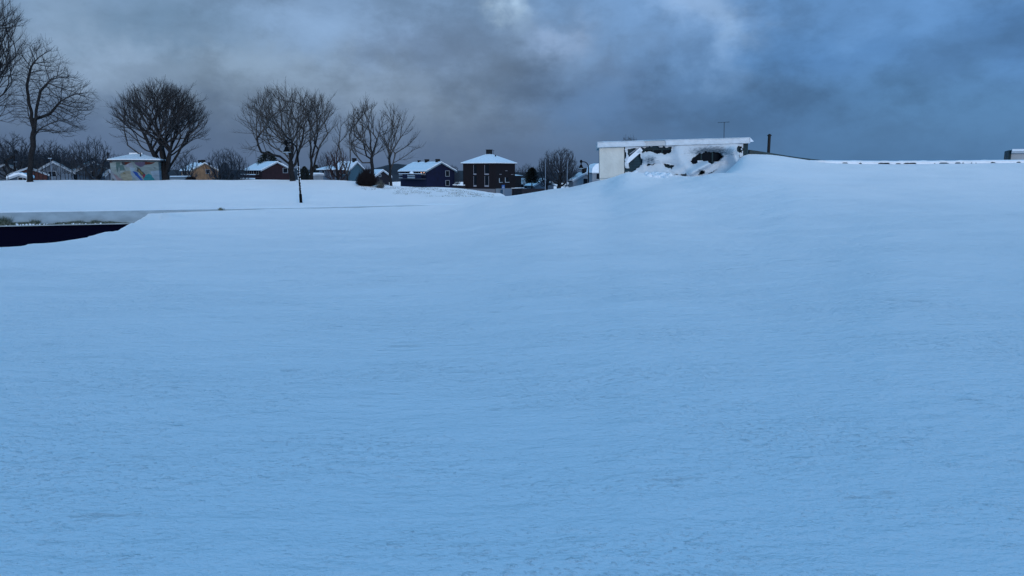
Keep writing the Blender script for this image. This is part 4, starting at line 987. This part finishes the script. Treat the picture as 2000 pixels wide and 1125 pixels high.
# ------------------------------------------------------------------ street lamps
def lamp(px, ybase, Y, label, ytop, flip=1):
    b_ = at(px, ybase, Y); zb_ = min(b_.z, gz(b_.x, Y)) - .1; H = at(px, ytop, Y).z - zb_
    r = empty('street_lamp', (b_.x, Y, zb_), 0, label, 'street lamp', 'black gooseneck street lamps')
    rb = .6; pts = [(0, 0, -.3), (0, 0, 1.0), (0, 0, H - rb*1.15)]
    for k in range(1, 10):
        a = k / 9 * math.pi * .52; pts.append((-rb * (1 - math.cos(a)), 0, H - rb*1.15 + rb*1.15*math.sin(a)))
    ex, ez = pts[-1][0], pts[-1][2]; pts.append((ex - .12, 0, ez - .0))
    MB().tube(pts, [.085, .085, .065] + [.055] * (len(pts) - 3), 10).build('pole', BLACK, r, True)
    MB().lathe([(.12, 0), (.12, .75), (.10, .85), (.07, .87)], 12).build('base_sleeve', BLACK, r, True)
    cx_ = ex - .24
    MB().lathe([(.02, .24), (.10, .20), (.16, .10), (.16, -.02), (.09, -.12), (.07, -.2), (.02, -.22)][::-1], 14, (cx_, 0, ez)).build('finial', BLACK, r, True)
    MB().tube([(cx_, 0, ez - .15), (cx_, 0, ez - .42)], .05, 8).build('stem', BLACK, r)
    MB().lathe([(.30, -.80), (.28, -.72), (.2, -.6), (.15, -.48), (.13, -.38), (.05, -.36)], 20, (cx_, 0, ez + .05)).build('lamp_shade', BLACK, r, True)
    MB().lathe([(.10, -.83), (.34, -.80), (.36, -.77), (.31, -.752)], 20, (cx_, 0, ez + .03)).build('lens_ring', mat('lens', (.35, .38, .40), .3), r, True)
    return r, H
r, H = lamp(588, 395, 62, 'black gooseneck street lamp with snow on its pole, standing alone in the snowy field', 278.5); r.rotation_euler = (0, R(-1.6), 0)
rnd = random.Random(8); q = MB()
for k in range(85):
    z = rnd.uniform(.1, H * .62); a = rnd.choice((0, 0, math.pi)) + rnd.gauss(0, .5); rr = rnd.uniform(.012, .035)
    q.lathe([(.001, -rr*1.6), (rr, -rr*.5), (rr*.8, rr), (.001, rr*1.7)], 6, (.085*math.cos(a), -.085*abs(math.sin(a)) , z))
q.build('frozen_snow', RSNOW, r, True)
lamp(1149, 358, 88, 'black gooseneck street lamp rising from behind the snow bank by the flat roofed building', 316)
def pole(px, y0, y1, Y, label, rad, m, name='flagpole', cat='flagpole', ball=True, group=None):
    b_ = at(px, y1, Y); zb_ = gz(b_.x, Y) - .2; H = at(px, y0, Y).z - zb_
    r = empty(name, (b_.x, Y, zb_), 0, label, cat, group); MB().tube([(0, 0, 0), (0, 0, H)], [rad, rad*.6], 8).build('pole', m, r)
    if ball: MB().lathe([(.01, -.08), (.08, 0), (.01, .09)], 8, (0, 0, H + .05)).build('finial', m, r, True)
    return r, H
GREYP = mat('grey_pole', (.20, .25, .32), .6)
pole(1065, 312, 372, 140, 'slim grey flagpole before the left shoulder of the big dense tree', .07, GREYP, group='flagpoles')
pole(1107.5, 318, 366, 135, 'slim grey flagpole before the middle of the big dense tree', .07, GREYP, group='flagpoles')
for (px, y, Y, lb) in ((102, 310, 140, 'thin grey lamp post with a flat head among the far left saplings'), (34, 317, 150, 'thin small lamp post over the dark red cabin')):
    r, H = pole(px, y, 350, Y, lb, .06, GREYP, 'lamp_post', 'lamp post', False)
    MB().box(-.35, .25, -.12, .12, H, H + .14).build('lamp_head', WFRAME, r)
# pedestrian crossing sign
SY = 120; b_ = at(983, 380, SY); zb_ = gz(b_.x, SY) - .2; s = empty('road_sign', (b_.x, SY, zb_), 0, 'blue square pedestrian crossing sign on a pole before the dark red house', 'road sign')
zs = at(983, 365, SY).z - zb_
MB().tube([(0, 0, 0), (0, 0, zs + .25)], .04, 8).build('pole', GREYP, s)
bp = MB().box(-.24, .24, -.075, -.045, zs - .30, zs + .30).build('sign_plate', mat('sign_blue', (.01, .09, .30), .5), s)
tri = MB().add([(-.19, -.082, zs - .2), (.19, -.082, zs - .2), (0, -.082, zs + .2), (-.19, -.077, zs - .2), (.19, -.077, zs - .2), (0, -.077, zs + .2)], [(0, 1, 2), (5, 4, 3), (0, 3, 4, 1), (1, 4, 5, 2), (2, 5, 3, 0)]).build('white_triangle', WFRAME, bp)
q = MB().lathe([(.001, -.03), (.03, 0), (.001, .03)], 8, (0, -.09, zs + .07)).tube([(0, -.09, zs + .04), (-.01, -.09, zs - .06)], .022, 5).tube([(0, -.09, zs - .05), (.06, -.09, zs - .15)], .014, 5).tube([(0, -.09, zs - .05), (-.06, -.09, zs - .15)], .014, 5)
q.build('walking_figure', BLACK, bp)
# ------------------------------------------------------------------ unseen long house, added behind the camera to shade the near snow
bh = empty('added_shade_house', (-28, -11, CZ - 1.6), 0, 'long grey house added unseen behind the camera to darken the near snow', 'house')
MB().box(0, 56, -9, 0, -.3, 2.9).build('wall', GREYW, bh)
hr_ = MB().add([(-.5, .5, 2.91), (56.5, .5, 2.91), (56.5, -9.5, 2.91), (-.5, -9.5, 2.91), (-.5, -4.5, 4.7), (56.5, -4.5, 4.7)], [(0, 1, 2, 3), (0, 4, 5, 1), (2, 5, 4, 3), (0, 3, 4), (1, 5, 2)]).build('roof', ROOFD, bh)
for k in range(13):
    for z_ in (1.2,):
        w = MB().box(1.5 + k*4.1, 3.2 + k*4.1, .004, .03, z_, z_ + 1.2).build('window', GLASS, bh)
        MB().box(1.38 + k*4.1, 3.32 + k*4.1, .004, .06, z_ - .12, z_ - .002).box(1.38 + k*4.1, 3.32 + k*4.1, .004, .05, z_ + 1.202, z_ + 1.3).build('frame', WFRAME, w)
# ------------------------------------------------------------------ flat roofed building plastered with snow
A = at(1174, 340, 42.0); B = at(1463, 340, 41.2); TILT = math.tan(R(1.45)); ax = Vector((B.x - A.x, B.y - A.y, 0)); LEN = ax.length; ax.normalize(); nrm = Vector((ax.y, -ax.x, 0))
BZ = -1.2
fb = empty('flat_roofed_building', (A.x, A.y, BZ), 0, 'flat roofed building half buried and plastered with windblown snow', 'building')
fb.rotation_euler = (0, -R(1.45), math.atan2(ax.y, ax.x))
def loc2(px, py, out=0.):
    d = Vector(ray(px, py)); o_ = Vector((0, 0, CZ)); p0 = Vector((A.x, A.y, 0)) + nrm * out
    t = (p0 - o_).dot(nrm) / d.dot(nrm); p = o_ + d * t; q = p - Vector((A.x, A.y, BZ)); return (q.dot(ax), -q.dot(nrm), q.z - q.dot(ax) * TILT)
zt = loc2(1174, 277)[2]; zf = loc2(1174, 290)[2]
DW = boards('dark_teal_boards', (.014, .042, .060), (.006, .018, .028), .14, 'Z')
DEP = 6.0
MB().box(.05, LEN - .35, .12, DEP, 0, zf + .05).build('wall', DW, fb)
WHITEP = mat('white_cladding', (.62, .62, .58), .75, var=.07, vscale=1.5, bump=.02, bscale=6)
xw = loc2(1222, 320)[0]
MB().box(-.02, xw, -.02, .118, 0, zf + .04).build('white_wall', WHITEP, fb)
MB().box(.0, xw, -.045, -.022, loc2(1200, 347.5)[2] - .03, loc2(1200, 347.5)[2]).build('wall_seam', CONC, fb)
MB().box(LEN - .34, LEN - .02, .02, .5, .4, zf + .28).build('corner_post', GREEN, fb)
rf = MB().box(-.12, LEN + .02, -.22, DEP + .2, zf + .055, zt - .03).build('roof', mat('white_fascia', (.50, .53, .55), .7, var=.05), fb)
# windows and planks in the dark part
for (p0, p1, y0, y1) in ((1262, 1314, 291, 306), (1352, 1416, 294, 322)):
    x0, _, z1_ = loc2(p0, y0); x1, _, z0_ = loc2(p1, y1)
    w = MB().box(x0, x1, .085, .118, z0_, z1_).build('window', GLASS, fb)
    q = MB(); 
    for k in range(0, 4): xx = x0 + (x1 - x0) * k / 3; q.box(xx - .035, xx + .035, .05, .083, z0_ + .075, z1_ - .075)
    q.box(x0, x1, .048, .083, z1_ - .07, z1_); q.box(x0, x1, .048, .083, z0_, z0_ + .07); q.build('frame', GREEN, w)
def plank(p, q_, wdt, m, nm, out=.05):
    a = Vector(loc2(*p)); b2 = Vector(loc2(*q_)); d = (b2 - a).normalized(); u = Vector((-d.z, 0, d.x)) * wdt
    V = [a - u, b2 - u, b2 + u, a + u]; V = [(v.x, -out - .06, v.z) for v in V] + [(v.x, -out, v.z) for v in V]
    MB().add(V, [(0, 1, 2, 3), (7, 6, 5, 4), (0, 4, 5, 1), (1, 5, 6, 2), (2, 6, 7, 3), (3, 7, 4, 0)]).build(nm, m, fb)
plank((1226, 317), (1256, 291), .12, RSNOW, 'snowy_beam')
plank((1233, 301), (1250, 289), .02, WFRAME, 'pale_beam', .0)
# roof snow: rough slab over fascia
def noisy_plate(name, x0, x1, z0, z1, fn, m, parent, du=.05, dv=.04, hole=None, attr=None, back=.0):
    nu = int((x1 - x0) / du) + 1; nv_ = int((z1 - z0) / dv) + 1
    u = np.linspace(x0, x1, nu); v = np.linspace(z0, z1, nv_); U, Vv = np.meshgrid(u, v)
    T = fn(U, Vv); keep = np.ones(U.shape, bool) if hole is None else ~hole(U, Vv)
    P = np.stack([U, -T, Vv], -1).reshape(-1, 3); i = (np.arange(nv_-1)[:, None]*nu + np.arange(nu-1)[None, :]).ravel(); k = keep.ravel()
    fq = np.stack([i, i+1, i+nu+1, i+nu], -1); fq = fq[k[fq].any(1)]
    # back sheet gives the crust its thickness
    Pb = P.copy(); Pb[:, 1] = back
    allv = np.vstack([P, Pb]); fb_ = fq[:, ::-1] + len(P)
    e = {}
    for a in fq:
        for s_ in range(4):
            x, y = int(a[s_]), int(a[(s_+1) % 4]); e[(x, y)] = e.get((x, y), 0) + 1
    side = [(y, x, x + len(P), y + len(P)) for (x, y) in e if (y, x) not in e]
    F2 = np.vstack([fq, fb_, np.array(side)]) if side else np.vstack([fq, fb_])
    ob = np_mesh(name, [(allv, F2)], m, parent); ob.data.polygons.foreach_set('use_smooth', np.ones(len(ob.data.polygons), bool))
    if attr is not None:
        c = attr(U, Vv).ravel(); c = np.concatenate([c, c]); ca = ob.data.color_attributes.new('cover', 'FLOAT_COLOR', 'POINT')
        ca.data.foreach_set('color', np.repeat(c[:, None], 4, 1).astype(np.float32).ravel())
    return ob
# map local (x,z) back to picture coordinates of the facade for laying out the bare patches
def pic(U, Z):
    wx_ = A.x + ax.x * U; wy_ = A.y + ax.y * U; wz_ = Z + U * TILT + BZ - CZ
    dep = wy_*cp - wz_*sp; return 1000 + F*wx_/dep, 562.5 - F*(wy_*sp + wz_*cp)/dep
BARE = [[(1227, 291), (1256, 287), (1249, 295), (1236, 303), (1229, 301)], [(1255, 287), (1317, 286), (1316, 296), (1302, 302), (1285, 300), (1271, 295), (1258, 299)],
 [(1234, 302), (1255, 299), (1258, 320), (1250, 326), (1241, 336), (1220, 337), (1222, 329), (1230, 328), (1229, 318)],
 [(1298, 320), (1307, 318), (1322, 324), (1313, 329), (1304, 326)],
 [(1350, 315), (1356, 307), (1369, 299), (1386, 295), (1409, 297), (1416, 304), (1407, 314), (1391, 321), (1381, 315), (1372, 314), (1360, 319), (1353, 320)],
 [(1361, 341), (1369, 332), (1377, 331), (1379, 336), (1370, 341)], [(1308, 334), (1318, 339), (1335, 340), (1339, 338), (1346, 346), (1330, 344), (1318, 343)],
 [(1377, 337), (1392, 334), (1400, 329), (1407, 323), (1401, 332), (1392, 337)],
 [(1438, 292), (1447, 285), (1453, 283), (1453, 299), (1447, 300), (1452, 313), (1447, 308), (1443, 297)], [(1263, 322), (1278, 320), (1290, 320), (1278, 323), (1268, 326)]]
def hole(U, Z):
    X, Y_ = pic(U, Z); X = X + fbm(X * .16, Y_ * .16, 3, 2) * 4; Y_ = Y_ + fbm(X * .16 + 7, Y_ * .16, 3, 4) * 4
    h = np.zeros(X.shape, bool)
    for P in BARE: h |= inpoly(X, Y_, P)
    return h | (X < 1224 + 3*fbm(Y_ * .1, Y_*0, 2, 2))
def edge_dist(U, Z):
    X, Y_ = pic(U, Z); d = np.full(X.shape, 1e9)
    for P in BARE:
        for i in range(len(P)):
            x0, y0 = P[i]; x1, y1 = P[(i+1) % len(P)]; L2 = (x1-x0)**2 + (y1-y0)**2 + 1e-9
            t = np.clip(((X-x0)*(x1-x0) + (Y_-y0)*(y1-y0)) / L2, 0, 1); d = np.minimum(d, np.hypot(X - x0 - t*(x1-x0), Y_ - y0 - t*(y1-y0)))
    return d
def thick(U, Z):
    X, Y_ = pic(U, Z); d = edge_dist(U, Z)
    t = .03 + .16 * (1 - np.exp(-d / 5)) + fbm(U * 1.3, Z * 1.6, 4, 8) * .10 + fbm(U * 6, Z * 8, 2, 8) * .015
    t = t + .55 * sstep(Y_, 318, 350) * sstep(X, 1250, 1330)             # drift leaning on the foot of the wall
    # curled cornice right
    cx_ = 1432 + (Y_ - 300) * .25; t = t + .75 * np.exp(-((X - cx_) / 11) ** 2) * sstep(Y_, 284, 304)
    rl = np.abs((X - 1335) * .45 + (Y_ - 344) * .89) ; t = t + .60 * np.exp(-(rl / 6.5) ** 2) * sstep(X, 1325, 1350) * sstep(-X, -1450, -1425)
    t = t + .25 * np.exp(-((X - 1330) / 13) ** 2 - ((Y_ - 306) / 18) ** 2)
    t = t * (1 - .75 * np.exp(-((X - 1388) / 34) ** 2 - ((Y_ - 297) / 9) ** 2))
    t = t + .30 * np.exp(-((X - 1345) / 20) ** 2 - ((Y_ - 325) / 12) ** 2) + .22 * np.exp(-((X - 1275) / 16) ** 2 - ((Y_ - 312) / 9) ** 2)
    return np.maximum(t, .02)
def cover(U, Z):
    X, Y_ = pic(U, Z)
    a = 1 - .75 * np.exp(-((X - 1392) / 46) ** 2 - ((Y_ - 297) / 12) ** 2) - .6 * np.exp(-((X - 1272) / 16) ** 2 - ((Y_ - 312) / 10) ** 2) - .5*np.exp(-((X-1366)/14)**2 - ((Y_-334)/6)**2)
    return np.clip(a, 0, 1)
CR = bpy.data.materials.new('snow_crust'); CR.use_nodes = True; t = CR.node_tree; bs = t.nodes['Principled BSDF']; bs.inputs['Roughness'].default_value = .65; bs.inputs['Specular IOR Level'].default_value = .2
an = t.nodes.new('ShaderNodeAttribute'); an.attribute_name = 'cover'; tcn = t.nodes.new('ShaderNodeTexCoord'); mp = t.nodes.new('ShaderNodeMapping'); mp.inputs[3].default_value = (1, 1, 2.4)
t.links.new(tcn.outputs['Object'], mp.inputs[0]); nz_ = t.nodes.new('ShaderNodeTexNoise'); nz_.inputs['Scale'].default_value = 7; nz_.inputs['Detail'].default_value = 6; nz_.inputs['Roughness'].default_value = .7; t.links.new(mp.outputs[0], nz_.inputs[0])
ma = t.nodes.new('ShaderNodeMath'); ma.operation = 'ADD'; t.links.new(an.outputs['Fac'], ma.inputs[0]); t.links.new(nz_.outputs[0], ma.inputs[1])
mr = t.nodes.new('ShaderNodeMapRange'); t.links.new(ma.outputs[0], mr.inputs[0]); mr.inputs[1].default_value = .85; mr.inputs[2].default_value = 1.25
mx = t.nodes.new('ShaderNodeMix'); mx.data_type = 'RGBA'; t.links.new(mr.outputs[0], mx.inputs[0]); mx.inputs[6].default_value = (.08, .12, .16, 1); mx.inputs[7].default_value = (.60, .66, .72, 1); t.links.new(mx.outputs[2], bs.inputs['Base Color'])
bn = t.nodes.new('ShaderNodeBump'); bn.inputs['Distance'].default_value = .05; bn.inputs['Strength'].default_value = .6; t.links.new(nz_.outputs[0], bn.inputs['Height']); t.links.new(bn.outputs[0], bs.inputs['Normal'])
noisy_plate('snow_crust', xw - .2, LEN - .30, .6, zf + .03, thick, CR, fb, hole=hole, attr=cover, back=.03, du=.028, dv=.022)
def fas(U, Z):
    X, Y_ = pic(U, Z); e = np.minimum(U + .14, LEN + .02 - U); t = .232 + .03 * (1 + fbm(U * 1.2, Z * 3, 3, 3)) + fbm(U * 7, Z * 9, 2, 5) * .012
    return t - .05 * np.exp(-np.abs(Z - (zf + .05)) / .04)
def fhole(U, Z):
    X, Y_ = pic(U, Z); X = X + fbm(X*.2, Y_*.2, 3, 3) * 6; return (X > 1262) & (X < 1306)
noisy_plate('fascia_snow', -.14, LEN + .03, zf + .045, zt, fas, mat('windblown_fascia_snow', (.64, .70, .76), .7, var=.08, vscale=3, bump=.02, bscale=9), rf, hole=fhole, back=-.221, du=.06)
def topsnow(x0, x1, seed):
    V = []; Ff = []; nx_ = 90; ny_ = 8
    for j in range(ny_):
        y = -.34 + (DEP + .5) * (j / (ny_-1)) ** 1.5
        for i in range(nx_):
            x = x0 + (x1 - x0) * i / (nx_-1); e = min(1, (x - x0 + .02) * 3, (x1 - x + .02) * 3); hh = (.015 + .025 * float(fbm(np.array([x*.7]), np.array([y]), 3, seed)[0]) + .02*min(1, j)) * e
            V.append((x, y, zt - .025 + (hh if j else .0)))
    n1 = len(V)
    for j in range(ny_-1):
        for i in range(nx_-1): Ff.append((j*nx_+i, j*nx_+i+1, (j+1)*nx_+i+1, (j+1)*nx_+i))
    return mesh('roof_snow', V, Ff, RSNOW, rf, True)
topsnow(-.14, LEN + .03, 5)
# overhanging snow lip at the right end of the roof
MB().add([(LEN + .02, -.30, zt - .02), (LEN + .30, .1, zt - .22), (LEN + .30, 1.4, zt - .2), (LEN + .02, 1.6, zt), (LEN + .02, -.30, zf + .1), (LEN + .26, .1, zf + .16), (LEN + .26, 1.4, zf + .1), (LEN + .02, 1.6, zf + .1)],
   [(0, 1, 2, 3), (4, 7, 6, 5), (0, 4, 5, 1), (1, 5, 6, 2), (2, 6, 7, 3), (3, 7, 4, 0)]).build('snow_lip', RSNOW, rf, False)
x_, _, z_ = loc2(1428, 268); za = loc2(1428, 240)[2] + .12
an_ = MB().tube([(x_, 1.5, z_ - .2), (x_, 1.5, za)], .022, 6).tube([(x_ - .36, 1.5, za), (x_ + .30, 1.5, za + .02)], .016, 5)
for k in range(4): xx = x_ - .30 + k * .18; an_.tube([(xx, 1.25, za), (xx, 1.75, za)], .008, 4)
an_.build('antenna', mat('antenna_metal', (.05, .08, .11), .5), rf)
# wind-scoured lumps at the foot of the wall
q = MB(); rnd = random.Random(31)
for k in range(46):
    px = rnd.gauss(1285, 14); Y = rnd.uniform(37.6, 40.8); X = xat(px, Y); r_ = rnd.uniform(.04, .17); z0 = gz(X, Y)
    v0 = len(q.v); q.lathe([(r_*.9, -.1), (r_*1.05, r_*.2), (r_*.8, r_*.6), (r_*.35, r_*.85), (.005, r_*.9)], 9, (X, Y, z0))
    for i in range(v0, len(q.v)): x, y, z = q.v[i]; q.v[i] = (x + rnd.gauss(0, r_*.12), y + rnd.gauss(0, r_*.12), z + rnd.gauss(0, r_*.10))
tag(q.build('snow_lumps', RSNOW, smooth=True), 'broken snow lumps heaped below the snow plastered facade', 'snow', kind='stuff')
# ------------------------------------------------------------------ buried long roof to the right
E = at(1466, 296, 43); br = empty('buried_building', (E.x, E.y, E.z), 0, 'long low building buried by the drift with only its dark green roof edge showing', 'building')
def edge_strip(name, pts, w, m, out=.0, thick_=.25, parent=br):
    V = []; Ff = []
    for (px, py, Y, hh) in pts:
        p = at(px, py, Y) - E; V += [(p.x, p.y, p.z), (p.x, p.y, p.z - hh), (p.x, p.y + thick_, p.z - hh), (p.x, p.y + thick_, p.z)]
    n = len(pts)
    for i in range(n - 1):
        for k in range(4): Ff.append((i*4+k, i*4+(k+1) % 4, (i+1)*4+(k+1) % 4, (i+1)*4+k))
    Ff += [(0, 1, 2, 3), tuple((n-1)*4+k for k in (3, 2, 1, 0))]
    q = MB().add(V, Ff); return q.build(name, m, parent)
edge_strip('roof_edge', [(1464, 292.5, 42.5, .35), (1485, 295.5, 42.5, .35), (1510, 299.5, 42.4, .35), (1540, 304.5, 42.2, .35), (1565, 308, 42, .35), (1590, 311, 41.8, .35), (1615, 313, 41.6, .35)], .1, mat('green_flashing', (.020, .050, .060), .6, var=.3))
edge_strip('gutter', [(1545, 316, 40.5, .5), (1640, 317.2, 40.6, .5), (1750, 318, 40.7, .5), (1850, 317.5, 40.8, .5), (1930, 316.2, 40.9, .5), (2040, 315.5, 41, .5)], .1, mat('dark_gutter', (.06, .09, .13), .6))
# snow ridge behind and over the gutter, broken so the gutter peeps through
pts = []
V = []; Ff = []; n = 420
for i in range(n):
    px = 1520 + (2120 - 1520) * i / (n - 1); yb = float(np.interp(px, [1520, 1545, 1640, 1750, 1850, 1930, 2120], [316.5, 316, 317.2, 318, 317.5, 316.2, 315.2]))
    g_ = float(fbm(np.array([px * .055]), np.array([0.]), 3, 5)[0]); k_ = float(fbm(np.array([px * .10]), np.array([5.]), 2, 15)[0])
    top = yb - 2.6 - 1.2 * max(0, g_) - 1.2*float(np.interp(px, [1520, 1620], [0, 1])); low = yb - .8 + (float(np.interp(k_ + g_ * .5, [-.05, .08, .2, .35], [3.6, 3.2, 1.9, .9])))
    Y = 40.35
    for (yy, dY) in ((low, 0), ((top + low) / 2 - .4, -.06), (top, .12), (top - .1, .6), (top + 6, 1.6)):
        p = at(px, yy, Y + dY) - E; V.append((p.x, p.y, p.z))
for i in range(n - 1):
    for k in range(4): Ff.append((i*5+k, i*5+k+1, (i+1)*5+k+1, (i+1)*5+k))
mesh('snow_cap', V, Ff, RSNOW, br, True)
p0 = at(1501, 298, 44) - E; zt_ = (at(1501, 265.5, 44) - E).z
MB().tube([(p0.x, p0.y, p0.z - .6), (p0.x, p0.y, zt_)], .085, 12).lathe([(.09, 0), (.125, .005), (.13, .035), (.06, .10), (.02, .12)], 12, (p0.x, p0.y, zt_)).build('stove_pipe', mat('rusty_pipe', (.012, .011, .012), .7, var=.3), br)
# ------------------------------------------------------------------ building at right edge
C0 = at(1960, 313, 47); rb = empty('end_building', (at(1973, 313, 47).x, C0.y, C0.z - 1.5), R(-29), 'low white building with a dark green end at the right edge of the picture', 'building')
k = 47 / F; dz_ = 1.5
MB().box(-.12, .02, 0, 3, 0, dz_ + 19*k).build('end_wall', GREEN, rb)
MB().box(.03, 5.5, .08, 3, 0, dz_ + 13*k).build('wall', mat('grey_white_wall', (.38, .40, .42), .8, var=.06), rb)
f_ = MB().box(.025, 5.6, -.12, 3.1, dz_ + 13.2*k, dz_ + 17*k).build('fascia', mat('fascia_grey', (.40, .46, .52), .6), rb)
MB().box(.04, 5.62, -.16, 3.12, dz_ + 17.1*k, dz_ + 21*k).build('snow_cap', RSNOW, rb)
w = MB().box(29*k, 42*k, .03, .078, dz_ + 3*k, dz_ + 7*k).build('window', GLASS, rb)
for o_ in list(bpy.data.objects):
    if o_.name.startswith('Cube'): bpy.data.objects.remove(o_)
